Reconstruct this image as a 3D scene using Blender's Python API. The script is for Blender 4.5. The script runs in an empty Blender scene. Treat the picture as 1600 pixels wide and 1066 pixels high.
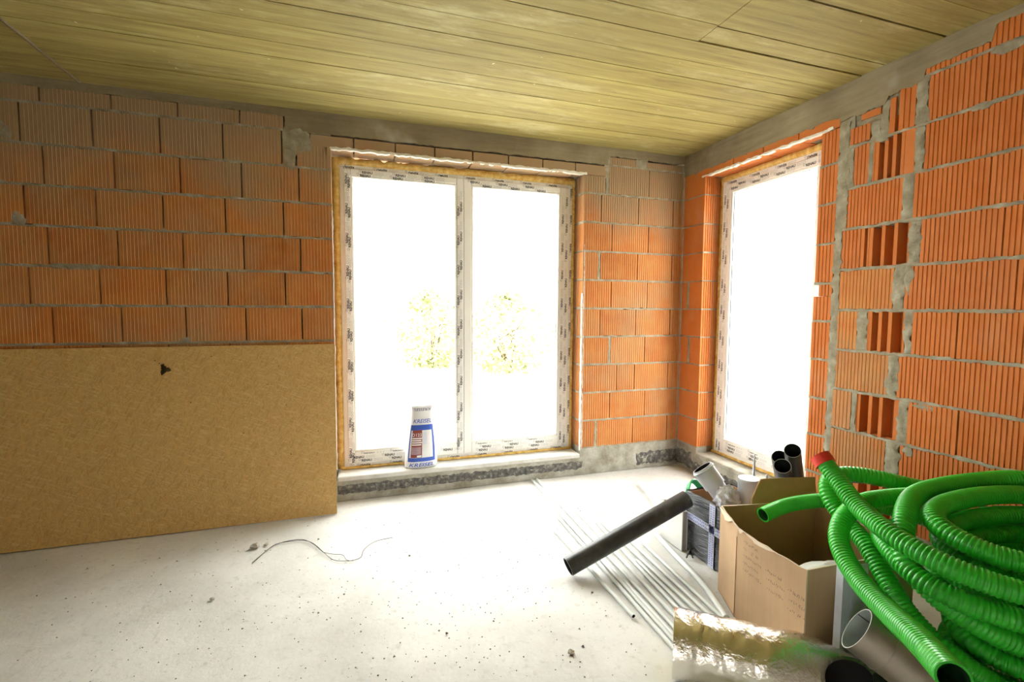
import bpy, math, random
from mathutils import Vector, Matrix, noise as mnoise

S = bpy.context.scene
COL = S.collection
R = random.Random(7)
PI = math.pi

# ------------------------------------------------------------------ camera
def set_camera():
    f0, yaw, pitch, roll = 749.69, 0.31522, 0.06884, 0.00605
    cy, sy, cp, sp = math.cos(yaw), math.sin(yaw), math.cos(pitch), math.sin(pitch)
    f = Vector((sy*cp, cy*cp, -sp)); r = Vector((cy, -sy, 0)); u = r.cross(f)
    cr, sr = math.cos(roll), math.sin(roll)
    r2 = cr*r + sr*u; u2 = -sr*r + cr*u
    cam = bpy.data.cameras.new('camera'); cam.sensor_width = 36; cam.lens = f0/1600*36
    cam.clip_start = 0.05; cam.clip_end = 300
    o = bpy.data.objects.new('camera', cam); COL.objects.link(o)
    M = Matrix((r2, u2, -f)).transposed().to_4x4(); M.translation = (-2.916, -3.818, 1.49)
    o.matrix_world = M
    S.camera = o
set_camera()

# ------------------------------------------------------------------ world: bright hazy daylight
SKY = 1.0
W = bpy.data.worlds.new('world'); S.world = W; W.use_nodes = True
nt = W.node_tree; nt.nodes.clear()
wo = nt.nodes.new('ShaderNodeOutputWorld'); bg = nt.nodes.new('ShaderNodeBackground')
bg.inputs['Color'].default_value = (1.0, 0.985, 0.95, 1); bg.inputs['Strength'].default_value = SKY
nt.links.new(bg.outputs[0], wo.inputs[0])

S.view_settings.view_transform = 'Standard'; S.view_settings.look = 'None'
S.view_settings.gamma = 1.0; S.view_settings.use_curve_mapping = False
S.view_settings.exposure = 4.0

# ------------------------------------------------------------------ materials
class NT:
    def __init__(s, name):
        s.m = bpy.data.materials.new(name); s.m.use_nodes = True
        s.t = s.m.node_tree; s.t.nodes.clear()
        s.out = s.n('ShaderNodeOutputMaterial'); s.b = s.n('ShaderNodeBsdfPrincipled')
        s.l(s.b.outputs[0], s.out.inputs[0])
    def n(s, t, **k):
        x = s.t.nodes.new(t)
        for a, v in k.items(): setattr(x, a, v)
        return x
    def l(s, a, b): s.t.links.new(a, b)
    def set(s, **k):
        for a, v in k.items(): s.b.inputs[a.replace('_', ' ')].default_value = v
    def coord(s, kind='Object', scale=(1,1,1), rot=(0,0,0)):
        if kind == 'World': o = s.n('ShaderNodeNewGeometry').outputs['Position']
        else: o = s.n('ShaderNodeTexCoord').outputs[kind]
        if any(rot):
            m0 = s.n('ShaderNodeMapping'); m0.inputs['Rotation'].default_value = rot; s.l(o, m0.inputs[0]); o = m0.outputs[0]
        mp = s.n('ShaderNodeMapping'); mp.inputs['Scale'].default_value = scale
        s.l(o, mp.inputs[0]); return mp.outputs[0]
    def noise(s, vec, scale=5, detail=4, rough=.55, dist=0):
        x = s.n('ShaderNodeTexNoise'); x.inputs['Scale'].default_value = scale; x.inputs['Detail'].default_value = detail
        x.inputs['Roughness'].default_value = rough; x.inputs['Distortion'].default_value = dist
        s.l(vec, x.inputs['Vector']); return x.outputs['Fac']
    def ramp(s, fac, stops, interp='LINEAR'):
        x = s.n('ShaderNodeValToRGB'); x.color_ramp.interpolation = interp
        e = x.color_ramp.elements
        while len(e) < len(stops): e.new(.5)
        for el, (p, c) in zip(e, stops):
            el.position = p; el.color = (c[0], c[1], c[2], 1) if hasattr(c, '__len__') else (c, c, c, 1)
        s.l(fac, x.inputs[0]); return x.outputs[0]
    def mix(s, fac, a, b, blend='MIX'):
        x = s.n('ShaderNodeMix', data_type='RGBA', blend_type=blend)
        for i, v in ((0, fac), (6, a), (7, b)):
            if hasattr(v, 'is_linked'): s.l(v, x.inputs[i])
            elif hasattr(v, '__len__'): x.inputs[i].default_value = (*v[:3], 1)
            else: x.inputs[i].default_value = v
        return x.outputs[2]
    def math(s, op, a, b=0.0):
        x = s.n('ShaderNodeMath', operation=op)
        for i, v in ((0, a), (1, b)):
            if hasattr(v, 'is_linked'): s.l(v, x.inputs[i])
            else: x.inputs[i].default_value = v
        return x.outputs[0]
    def rand(s): return s.n('ShaderNodeObjectInfo').outputs['Random']
    def color(s, c):
        if hasattr(c, 'is_linked'): s.l(c, s.b.inputs['Base Color'])
        else: s.b.inputs['Base Color'].default_value = (*c[:3], 1)
    def bump(s, h, strength=.3, dist=.01):
        x = s.n('ShaderNodeBump'); x.inputs['Strength'].default_value = strength; x.inputs['Distance'].default_value = dist
        s.l(h, x.inputs['Height']); s.l(x.outputs[0], s.b.inputs['Normal'])

MAT = {}
def simple(name, c, rough=.6, var=.12, scale=12, bump=.15, metal=0, spec=.5):
    m = NT(name); v = m.coord('Object'); f = m.noise(v, scale, 5)
    lo = tuple(x*(1-var) for x in c); hi = tuple(min(1, x*(1+var)) for x in c)
    m.color(m.ramp(f, [(.3, lo), (.7, hi)])); m.set(Roughness=rough, Metallic=metal)
    m.b.inputs['Specular IOR Level'].default_value = spec
    if bump: m.bump(m.noise(v, scale*6, 4), bump, .003)
    MAT[name] = m.m; return m.m

def make_materials():
    # clean orange hollow block
    m = NT('brick_clean'); v = m.coord('World'); rnd = m.rand()
    base = m.ramp(rnd, [(0, (.53, .142, .024)), (.5, (.60, .172, .032)), (1, (.56, .165, .038))])
    f = m.noise(v, 9, 5); c = m.mix(m.ramp(f, [(.35, 0.0), (.75, .5)]), base, (.63, .235, .075))
    f2 = m.noise(v, 2.3, 4); c = m.mix(m.ramp(f2, [(.58, 0.0), (.78, .45)]), c, (.52, .34, .2))
    m.color(c); m.set(Roughness=.85); m.bump(m.noise(v, 160, 4), .25, .002); MAT['brick_clean'] = m.m
    # dusty block with a thin cement film
    m = NT('brick_dusty'); v = m.coord('World'); rnd = m.rand()
    base = m.ramp(rnd, [(0, (.46, .145, .036)), (.5, (.56, .19, .05)), (1, (.52, .20, .065))])
    f = m.noise(v, 7, 5); c = m.mix(m.ramp(f, [(.35, 0.0), (.75, .5)]), base, (.66, .33, .10))
    f2 = m.noise(v, 1.4, 5, .6); c = m.mix(m.ramp(f2, [(.45, 0.0), (.68, .7)]), c, (.42, .27, .14))
    sep = m.n('ShaderNodeSeparateXYZ'); m.l(v, sep.inputs[0])
    # old mortar wash on the upper courses
    up = m.math('MULTIPLY_ADD', sep.outputs[2], 1.6); up.node.inputs[2].default_value = -3.2
    up = m.math('ADD', up, m.math('MULTIPLY', m.math('SUBTRACT', m.noise(v, 2.6, 5), .5), 2.2))
    cl = m.n('ShaderNodeClamp'); m.l(up, cl.inputs[0])
    c = m.mix(m.math('MULTIPLY', cl.outputs[0], .85), c, (.36, .265, .16))
    m.color(c); m.set(Roughness=.9); m.bump(m.noise(v, 140, 4), .25, .002); MAT['brick_dusty'] = m.m
    # mortar
    m = NT('mortar'); v = m.coord('World'); f = m.noise(v, 14, 6)
    m.color(m.ramp(f, [(.3, (.24, .21, .145)), (.55, (.35, .315, .23)), (.75, (.47, .44, .36))])); m.set(Roughness=.95)
    m.bump(m.noise(v, 60, 6, .7), .7, .006); MAT['mortar'] = m.m
    m = NT('mortar_core'); v = m.coord('World'); f = m.noise(v, 10, 5)
    m.color(m.ramp(f, [(.3, (.16, .13, .09)), (.7, (.30, .26, .20))])); m.set(Roughness=.95); MAT['mortar_core'] = m.m
    # beam concrete
    m = NT('beam_concrete'); v = m.coord('World', (1, 1, 1)); f = m.noise(v, 3, 6); f2 = m.noise(m.coord('World', (.6, .6, 6)), 5, 5)
    c = m.ramp(f, [(.3, (.19, .15, .09)), (.55, (.29, .24, .15)), (.75, (.38, .33, .22))])
    c = m.mix(.35, c, m.ramp(f2, [(.3, (.18, .145, .09)), (.7, (.38, .33, .22))]))
    f3 = m.noise(v, 1.7, 4); c = m.mix(m.ramp(f3, [(.62, 0.0), (.72, .5)]), c, (.62, .60, .55))
    m.color(c); m.set(Roughness=.9); m.bump(m.noise(v, 40, 6, .65), .4, .004); MAT['beam_concrete'] = m.m
    # ceiling: board-marked concrete, yellowish from the form boards
    m = NT('board_concrete'); v = m.coord('World', (.35, 6, 1)); v2 = m.coord('World'); rnd = m.rand()
    f = m.noise(v, 5, 8, .65, .6)
    c = m.ramp(f, [(.28, (.17, .122, .032)), (.44, (.32, .25, .07)), (.58, (.42, .345, .105)), (.78, (.54, .475, .20))])
    big = m.noise(m.coord('World', (.5, 1, 1)), 1.3, 4)
    c = m.mix(m.ramp(big, [(.4, 0.0), (.7, .55)]), c, (.25, .195, .075))
    pale = m.noise(m.coord('World', (.6, 2, 1)), 1.9, 6, .7); c = m.mix(m.ramp(pale, [(.55, 0.0), (.68, .65)]), c, (.58, .52, .28))
    c = m.mix(.18, c, m.ramp(rnd, [(0, (.20, .16, .05)), (1, (.48, .42, .16))]))
    spots = m.noise(v2, 26, 3); c = m.mix(m.ramp(spots, [(.73, 0.0), (.77, .8)]), c, (.75, .70, .45))
    m.color(c); m.set(Roughness=.72)
    h = m.math('ADD', m.noise(m.coord('World', (.5, 14, 1)), 9, 8, .7, .4), m.math('MULTIPLY', m.noise(v2, 30, 5), .5)); m.bump(h, .55, .006)
    MAT['board_concrete'] = m.m
    # floor screed
    m = NT('floor_concrete'); v = m.coord('World'); f = m.noise(v, 1.6, 7, .6); f2 = m.noise(v, 22, 6, .7)
    c = m.ramp(f, [(.3, (.58, .565, .53)), (.55, (.74, .73, .705)), (.75, (.80, .795, .775))])
    c = m.mix(m.ramp(f2, [(.30, .55), (.45, 0.0)]), c, (.46, .44, .40))
    st = m.noise(m.coord('World', (1, 3, 1)), 3.4, 5, .6); c = m.mix(m.ramp(st, [(.62, 0.0), (.75, .4)]), c, (.80, .79, .77))
    sp = m.noise(v, 75, 2); c = m.mix(m.ramp(sp, [(.72, 0.0), (.76, .85)]), c, (.22, .20, .17))
    m.color(c); m.set(Roughness=.9); m.bump(m.math('ADD', m.noise(v, 45, 7, .7), m.noise(v, 7, 3)), .35, .006); MAT['floor_concrete'] = m.m
    # plinth and bitumen
    m = NT('plinth_concrete'); v = m.coord('World'); f = m.noise(v, 6, 6, .65)
    m.color(m.ramp(f, [(.3, (.20, .18, .13)), (.5, (.36, .34, .28)), (.72, (.52, .50, .46))])); m.set(Roughness=.92); m.bump(m.noise(v, 45, 6), .6, .006); MAT['plinth_concrete'] = m.m
    m = NT('bitumen'); v = m.coord('World'); f = m.noise(v, 30, 6, .7)
    m.color(m.ramp(f, [(.33, (.045, .044, .042)), (.52, (.12, .115, .105)), (.68, (.34, .32, .28))])); m.set(Roughness=.7); m.bump(m.noise(v, 50, 6), .8, .008); MAT['bitumen'] = m.m
    m = NT('sill_concrete'); v = m.coord('World'); f = m.noise(v, 8, 6)
    m.color(m.ramp(f, [(.3, (.55, .53, .49)), (.7, (.72, .71, .68))])); m.set(Roughness=.9); m.bump(m.noise(v, 50, 5), .4, .004); MAT['sill_concrete'] = m.m
    # pvc and tape
    m = NT('pvc_white'); v = m.coord('World'); f = m.noise(v, 4, 3)
    m.color(m.ramp(f, [(.3, (.91, .89, .86)), (.7, (.94, .925, .90))])); m.set(Roughness=.35); MAT['pvc_white'] = m.m
    simple('plaster_white', (.84, .80, .72), .9, .08, 20, .3)
    simple('gasket', (.05, .055, .06), .6)
    simple('print_black', (.03, .03, .03), .6, .05, 5, 0)
    simple('ink_slate', (.10, .11, .20), .6, .05, 5, 0)
    simple('print_grey', (.46, .45, .43), .6, .05, 5, 0)
    m = NT('foam'); v = m.coord('World'); f = m.noise(v, 25, 5)
    m.color(m.ramp(f, [(.3, (.62, .34, .06)), (.55, (.80, .56, .17)), (.75, (.90, .74, .36))])); m.set(Roughness=.8); m.bump(m.noise(v, 70, 4), .6, .006); MAT['foam'] = m.m
    # glass
    m = NT('pane_glass'); g = m.n('ShaderNodeBsdfGlossy'); g.inputs['Roughness'].default_value = .02
    tr = m.n('ShaderNodeBsdfTransparent'); tr.inputs[0].default_value = (.95, .97, .96, 1); mx = m.n('ShaderNodeMixShader')
    lw = m.n('ShaderNodeLayerWeight'); lw.inputs[0].default_value = .5
    fr = m.math('ADD', m.math('MULTIPLY', m.math('POWER', lw.outputs['Facing'], 5.0), .5), .03)
    m.l(fr, mx.inputs[0]); m.l(tr.outputs[0], mx.inputs[1]); m.l(g.outputs[0], mx.inputs[2]); m.l(mx.outputs[0], m.out.inputs[0]); MAT['pane_glass'] = m.m
    # osb
    m = NT('osb'); hs = None
    c = (.60, .385, .14)
    for i, (rot, sc) in enumerate(((.2, 1), (1.15, 1.15), (2.1, .95), (2.75, 1.2), (.75, 1.3), (1.7, 1.0))):
        f = m.noise(m.coord('Object', (11*sc, 1, 75*sc), (0, rot, 0)), 1.0, 2, .5)
        col = [(.66, .43, .15), (.50, .29, .08), (.62, .35, .105), (.70, .49, .20), (.53, .33, .105), (.66, .42, .14)][i]
        c = m.mix(m.ramp(f, [(.56, 0.0), (.60, .75)]), c, col)
        e = m.ramp(f, [(.52, 0.0), (.64, 1.0)]); hs = e if hs is None else m.math('MAXIMUM', hs, e)
    red = m.noise(m.coord('Object', (9, 1, 60), (0, .5, 0)), 1.0, 2); c = m.mix(m.ramp(red, [(.71, 0.0), (.74, .6)]), c, (.58, .20, .05))
    m.color(c); m.set(Roughness=.6); m.bump(hs, .25, .002); MAT['osb'] = m.m
    simple('osb_edge', (.60, .42, .18), .8, .3, 60)
    simple('dark_stain', (.07, .045, .012), .8, .4, 40)
    # plastics
    m = NT('hose_green'); v = m.coord('World'); f = m.noise(v, 6, 4)
    m.color(m.ramp(f, [(.3, (.022, .44, .020)), (.7, (.034, .54, .028))])); m.set(Roughness=.32); MAT['hose_green'] = m.m
    simple('hose_inside', (.02, .10, .02), .6); simple('cap_red', (.75, .05, .035), .4, .1, 8, 0)
    simple('hose_blue', (.10, .16, .55), .4, .1, 8, 0)
    simple('conduit', (.70, .73, .71), .4, .04, 6, 0)
    simple('pipe_black', (.022, .021, .018), .38, .3, 10, .05); simple('pipe_rim', (.30, .30, .29), .5)
    m = NT('pipe_dark'); v = m.coord('Object'); f = m.noise(v, 9, 6, .65)
    m.color(m.ramp(f, [(.32, (.016, .017, .018)), (.55, (.042, .043, .044)), (.75, (.10, .10, .095))])); m.set(Roughness=.42); m.bump(m.noise(v, 40, 4), .15, .003); MAT['pipe_dark'] = m.m
    simple('pipe_grey', (.50, .51, .56), .4, .06, 8, 0)
    simple('carton_white', (.80, .79, .77), .8, .04, 8, .05); simple('carton_shaded', (.34, .33, .30), .85)
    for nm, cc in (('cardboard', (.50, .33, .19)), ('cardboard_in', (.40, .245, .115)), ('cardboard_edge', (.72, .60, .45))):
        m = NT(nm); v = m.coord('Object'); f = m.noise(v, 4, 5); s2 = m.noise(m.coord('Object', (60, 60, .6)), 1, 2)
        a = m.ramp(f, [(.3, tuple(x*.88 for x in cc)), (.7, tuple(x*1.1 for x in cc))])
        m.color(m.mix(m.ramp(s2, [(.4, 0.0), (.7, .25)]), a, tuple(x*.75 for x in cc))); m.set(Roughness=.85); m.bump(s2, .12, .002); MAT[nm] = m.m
    simple('pen', (.17, .12, .09), .8, .1, 8, 0)
    m = NT('film_black'); v = m.coord('Object', (3, 3, 60)); f = m.noise(v, 2, 5, .6, .8); v3 = m.coord('Object', (2, 2, 26), (.25, 0, 0)); f2 = m.noise(v3, 3, 4)
    m.color(m.ramp(f, [(.35, (.014, .015, .02)), (.6, (.04, .043, .056)), (.74, (.13, .135, .17))])); m.set(Roughness=.22); m.bump(m.math('ADD', f, f2), .9, .01); MAT['film_black'] = m.m  # palest ramp stop paints the film's highlights into its colour
    simple('tape_pale', (.56, .60, .78), .3, .06, 10, .05); simple('tape_ink', (.12, .14, .48), .5, .1, 8, 0)
    m = NT('foil'); v = m.coord('World'); f = m.noise(v, 18, 5, .6, .5); f2 = m.noise(v, 70, 4)
    m.color((.92, .89, .83)); m.set(Metallic=1.0, Roughness=.22); m.bump(m.math('ADD', f, m.math('MULTIPLY', f2, .35)), .55, .012); MAT['foil'] = m.m
    simple('mineral_wool', (.50, .40, .08), .95, .3, 50, .6)
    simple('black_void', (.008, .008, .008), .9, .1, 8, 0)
    m = NT('duct_metal'); v = m.coord('Object'); f = m.noise(v, 10, 4)
    m.color(m.ramp(f, [(.3, (.42, .38, .33)), (.7, (.52, .48, .42))])); m.set(Metallic=.85, Roughness=.38); MAT['duct_metal'] = m.m
    simple('duct_inner', (.36, .40, .38), .5); simple('duct_rim', (.55, .54, .50), .5); simple('seam_dark', (.06, .06, .06), .6)
    m = NT('clear_plastic'); v = m.coord('Object'); f = m.noise(v, 5, 4)
    m.color(m.ramp(f, [(.3, (.55, .585, .67)), (.7, (.72, .75, .83))])); m.set(Roughness=.18); m.b.inputs['Transmission Weight'].default_value = .15; m.b.inputs['Alpha'].default_value = .9
    m.bump(f, .3, .01); MAT['clear_plastic'] = m.m
    m = NT('bag_clear'); v = m.coord('Object'); f = m.noise(v, 14, 5)
    m.color(m.ramp(f, [(.35, (.46, .47, .56)), (.65, (.88, .88, .92))])); m.set(Roughness=.15); m.b.inputs['Alpha'].default_value = .8; m.bump(f, .6, .02); MAT['bag_clear'] = m.m
    simple('strap_green', (.03, .40, .12), .45, .15, 10, .05)
    simple('bag_white', (.82, .82, .84), .55, .04, 8, .1); simple('bag_blue', (.035, .10, .52), .5, .08, 8, 0)
    simple('bag_maroon', (.28, .055, .05), .5, .1, 10, 0); simple('bag_pale', (.72, .74, .86), .5, .05, 8, 0)
    simple('bottle_clear', (.70, .72, .78), .25, .05, 8, 0)
    simple('wire_black', (.03, .028, .026), .6); simple('crumb', (.20, .18, .155), .95, .4, 60)
    simple('cement_lump', (.40, .37, .32), .95, .25, 40, .4)
    simple('paper_brown', (.20, .14, .09), .8)
    m = NT('leaf'); rnd = m.rand(); v = m.coord('World'); f = m.noise(v, 3, 3)
    m.color(m.ramp(f, [(.3, (.23, .26, .10)), (.7, (.42, .43, .20))])); m.set(Roughness=.7); MAT['leaf'] = m.m
    simple('bark', (.16, .12, .08), .9); simple('yard', (.62, .60, .54), .95, .1, 1.0, .2); simple('fence_wood', (.55, .50, .42), .85)
    simple('plaster', (.50, .46, .40), .9, .1, 3, .2)
make_materials()

# ------------------------------------------------------------------ mesh helpers
class MB:
    def __init__(s): s.v = []; s.f = []; s.mi = []; s.sm = []
    def add(s, vs, fs, mi=0, smooth=False):
        o = len(s.v); s.v += [tuple(x) for x in vs]; s.f += [tuple(i+o for i in f) for f in fs]
        s.mi += [mi]*len(fs); s.sm += [smooth]*len(fs); return s
    def box(s, x0, x1, y0, y1, z0, z1, mi=0):
        return s.add([(x0,y0,z0),(x1,y0,z0),(x1,y1,z0),(x0,y1,z0),(x0,y0,z1),(x1,y0,z1),(x1,y1,z1),(x0,y1,z1)],
                     [(0,3,2,1),(4,5,6,7),(0,1,5,4),(1,2,6,5),(2,3,7,6),(3,0,4,7)], mi)
    def bbox(s, x0, x1, y0, y1, z0, z1, b=.004, mi=0):      # bevelled box: three nested slabs joined at chamfers
        vs = []; 
        for (z, i) in ((z0, b), (z0+b, 0), (z1-b, 0), (z1, b)):
            xs0, xs1, ys0, ys1 = x0+i, x1-i, y0+i, y1-i
            vs += [(xs0+b,ys0,z),(xs1-b,ys0,z),(xs1,ys0+b,z),(xs1,ys1-b,z),(xs1-b,ys1,z),(xs0+b,ys1,z),(xs0,ys1-b,z),(xs0,ys0+b,z)]
        fs = [tuple(range(7,-1,-1)), tuple(range(24,32))]
        for k in range(3):
            for j in range(8): fs.append((k*8+j, k*8+(j+1)%8, (k+1)*8+(j+1)%8, (k+1)*8+j))
        return s.add(vs, fs, mi)
    def prism(s, poly, z0, z1, mi=0):
        n = len(poly); vs = [(x,y,z0) for x,y in poly] + [(x,y,z1) for x,y in poly]
        fs = [tuple(range(n-1,-1,-1)), tuple(range(n,2*n))] + [(i,(i+1)%n,n+(i+1)%n,n+i) for i in range(n)]
        return s.add(vs, fs, mi)
    def tube(s, pts, rad, seg=12, cap=True, mi=0, smooth=True, flat=1.0, win=1):
        pts = [Vector(p) for p in pts]; n = len(pts)
        rad = rad if hasattr(rad, '__len__') else [rad]*n
        t0 = (pts[1]-pts[0]).normalized(); nv = t0.orthogonal().normalized(); vs = []; pt = t0
        for i, p in enumerate(pts):
            t = (pts[min(i+win,n-1)]-pts[max(i-win,0)]); t = t.normalized() if t.length > 1e-9 else pt
            nv = (nv - t*nv.dot(t)); nv = nv.normalized() if nv.length > 1e-9 else t.orthogonal().normalized()
            b = t.cross(nv); pt = t
            for k in range(seg):
                a = 2*PI*k/seg; vs.append(p + nv*math.cos(a)*rad[i] + b*math.sin(a)*rad[i]*flat)
        fs = [(i*seg+k, i*seg+(k+1)%seg, (i+1)*seg+(k+1)%seg, (i+1)*seg+k) for i in range(n-1) for k in range(seg)]
        s.add(vs, fs, mi, smooth)
        if cap:
            s.add([vs[k] for k in range(seg)], [tuple(range(seg-1,-1,-1))], mi)
            s.add([vs[(n-1)*seg+k] for k in range(seg)], [tuple(range(seg))], mi)
        return s
    def pipe(s, a, b, ro, ri, seg=28, mi=0, mi_in=1, mi_rim=2):   # open hollow pipe
        a, b = Vector(a), Vector(b); t = (b-a).normalized(); n = t.orthogonal().normalized(); c = t.cross(n)
        def ring(p, r): return [p + n*math.cos(2*PI*k/seg)*r + c*math.sin(2*PI*k/seg)*r for k in range(seg)]
        q = lambda o1, o2: [(o1+k, o1+(k+1)%seg, o2+(k+1)%seg, o2+k) for k in range(seg)]
        s.add(ring(a,ro)+ring(b,ro), q(0,seg), mi, True)
        s.add(ring(b,ri)+ring(a,ri), q(0,seg), mi_in, True)
        s.add(ring(a,ri)+ring(a,ro), q(0,seg), mi_rim); s.add(ring(b,ro)+ring(b,ri), q(0,seg), mi_rim)
        return s
    def build(s, name, mats, parent=None, loc=None, rot=None):
        me = bpy.data.meshes.new(name); me.from_pydata(s.v, [], s.f)
        for m in (mats if isinstance(mats, (list, tuple)) else [mats]): me.materials.append(MAT[m])
        me.polygons.foreach_set('material_index', s.mi); me.polygons.foreach_set('use_smooth', s.sm); me.update()
        return obj(name, me, parent, loc, rot)

def obj(name, me, parent=None, loc=None, rot=None):
    o = bpy.data.objects.new(name, me); COL.objects.link(o); o.parent = parent
    if loc: o.location = loc
    if rot: o.rotation_euler = rot
    return o
def tag(o, label=None, cat=None, group=None, kind=None):
    if label: o['label'] = label
    if cat: o['category'] = cat
    if group: o['group'] = group
    if kind: o['kind'] = kind
    return o
def empty(name, loc=(0,0,0), rot=(0,0,0)):
    o = bpy.data.objects.new(name, None); COL.objects.link(o); o.location = loc; o.rotation_euler = rot
    o.empty_display_size = .1; return o

def spline(pts, step=.01, closed=False, relax=6):
    P = [Vector(p) for p in pts]; n = len(P); out = []
    g = (lambda i: P[i % n]) if closed else (lambda i: P[0]*2-P[1] if i < 0 else (P[-1]*2-P[-2] if i >= n else P[i]))
    for i in range(n if closed else n-1):
        a, b, c, d = g(i-1), g(i), g(i+1), g(i+2)
        m = max(2, int((c-b).length/.008))
        for k in range(m):
            t = k/m
            out.append(.5*((2*b)+(-a+c)*t+(2*a-5*b+4*c-d)*t*t+(-a+3*b-3*c+d)*t**3))
    out.append(P[0].copy() if closed else P[-1].copy())
    for _ in range(relax):        # relax kinks
        out = [out[0]] + [(out[i-1]+out[i]*2+out[i+1])/4 for i in range(1, len(out)-1)] + [out[-1]]
    acc = [0]
    for i in range(1, len(out)): acc.append(acc[-1]+(out[i]-out[i-1]).length)
    N = max(2, round(acc[-1]/step)); res = []; j = 0
    for k in range(N+1):
        s = acc[-1]*k/N
        while j < len(acc)-2 and acc[j+1] < s: j += 1
        t = (s-acc[j])/max(1e-9, acc[j+1]-acc[j]); res.append(out[j].lerp(out[j+1], min(1, t)))
    return res

FONT = {}
def text_mesh(body, bold=0.0, shear=0.0):
    key = (body, bold, shear)
    if key in FONT: return FONT[key]
    cu = bpy.data.curves.new('lettering', 'FONT'); cu.body = body; cu.size = 1; cu.offset = bold; cu.shear = shear; cu.resolution_u = 2
    cu.align_x = 'CENTER'; cu.align_y = 'CENTER'
    o = bpy.data.objects.new('lettering', cu); COL.objects.link(o)
    dg = bpy.context.evaluated_depsgraph_get(); me = o.evaluated_get(dg).to_mesh()
    vs = [tuple(v.co) for v in me.vertices]; fs = [tuple(p.vertices) for p in me.polygons]
    o.evaluated_get(dg).to_mesh_clear(); bpy.data.objects.remove(o); bpy.data.curves.remove(cu)
    x0 = min(v[0] for v in vs); x1 = max(v[0] for v in vs); y0 = min(v[1] for v in vs); y1 = max(v[1] for v in vs)
    vs = [((v[0]-(x0+x1)/2)/(x1-x0), (v[1]-(y0+y1)/2)/(y1-y0)) for v in vs]     # unit box, centred
    FONT[key] = (vs, fs); return FONT[key]
def put_text(mb, body, fn, w, h, mi=0, bold=.02, shear=0.0):
    vs, fs = text_mesh(body, bold, shear)
    mb.add([fn(x*w, y*h) for x, y in vs], fs, mi)

def fbm(x, y, z, s): return mnoise.fractal(Vector((x*s, y*s, z*s)), 1.0, 2.0, 3)

# ------------------------------------------------------------------ brick and mortar pieces
BR = {}
def brick_mesh(w, h, d, mat, rib=True, side0=False, side1=False, pitch=.0205):
    """hollow block seen from the face: vertical grooves in the face, local x 0..w, y 0..d into the wall"""
    w = round(w, 3); h = round(h, 3); key = (w, h, d, mat, rib, side0, side1)
    if key in BR: return BR[key]
    def grooves(L):
        n = max(1, int((L-.004)/pitch)); p = L/n; out = []
        for i in range(1, n): out.append((i*p-.0022, i*p+.0022))
        return out
    g = .0045; poly = []
    front = [(0.0, 0.0)]
    if rib and mat == 'brick_dusty':       # narrow raised ribs
        for a, b in grooves(w): front += [(a-.0005, 0), (a+.0008, -.0026), (b-.0008, -.0026), (b+.0005, 0)]
    elif rib:
        for a, b in grooves(w): front += [(a-.001, 0), (a, g), (b, g), (b+.001, 0)]
    front.append((w, 0.0)); poly += front
    if side1:
        for a, b in grooves(d): poly += [(w, a-.001), (w-g, a), (w-g, b), (w, b+.001)]
    poly.append((w, d)); poly.append((0.0, d))
    if side0:
        for a, b in reversed(grooves(d)): poly += [(0, b+.001), (g, b), (g, a), (0, a-.001)]
    mb = MB(); n = len(poly)
    vs = [(x, y, 0) for x, y in poly] + [(x, y, h) for x, y in poly]
    mb.add(vs, [(i, (i+1) % n, n+(i+1) % n, n+i) for i in range(n)])
    mb.add([(0,g,0),(w,g,0),(w,d,0),(0,d,0),(0,g,h),(w,g,h),(w,d,h),(0,d,h)], [(0,3,2,1),(4,5,6,7)])
    me = bpy.data.meshes.new('brick'); me.from_pydata(mb.v, [], mb.f); me.materials.append(MAT[mat]); me.update()
    BR[key] = me; return me
def brick(parent, x0, x1, z0, z1, mat='brick_clean', d=.10, y=0.0, gap=.0034, **k):
    jit = R.uniform(-.0022, .0022)
    if mat == 'brick_dusty' and gap == .0034: gap = .0052
    if mat == 'brick_dusty' and z1-z0 > .23: z0 += .002; z1 -= .002
    me = brick_mesh(x1-x0-2*gap, z1-z0, d, mat, **k)
    return obj('brick', me, parent, (x0+gap, y+jit, z0))
def hollow_brick(parent, x0, x1, z0, z1, fins, mat='brick_clean'):
    mb = MB(); w = x1-x0; h = z1-z0
    mb.box(0, w, .075, .10, 0, h)
    mb.box(0, .010, .0, .085, 0, h); mb.box(w-.012, w, 0, .085, 0, h)
    for i, t in enumerate(fins): mb.box(w*t-.011, w*t+.009, .004*(i % 2), .085, 0, h)
    mb.box(0, w, .02, .085, 0, .006)
    return mb.build('broken_brick', mat, parent, (x0, 0, z0))
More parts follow.
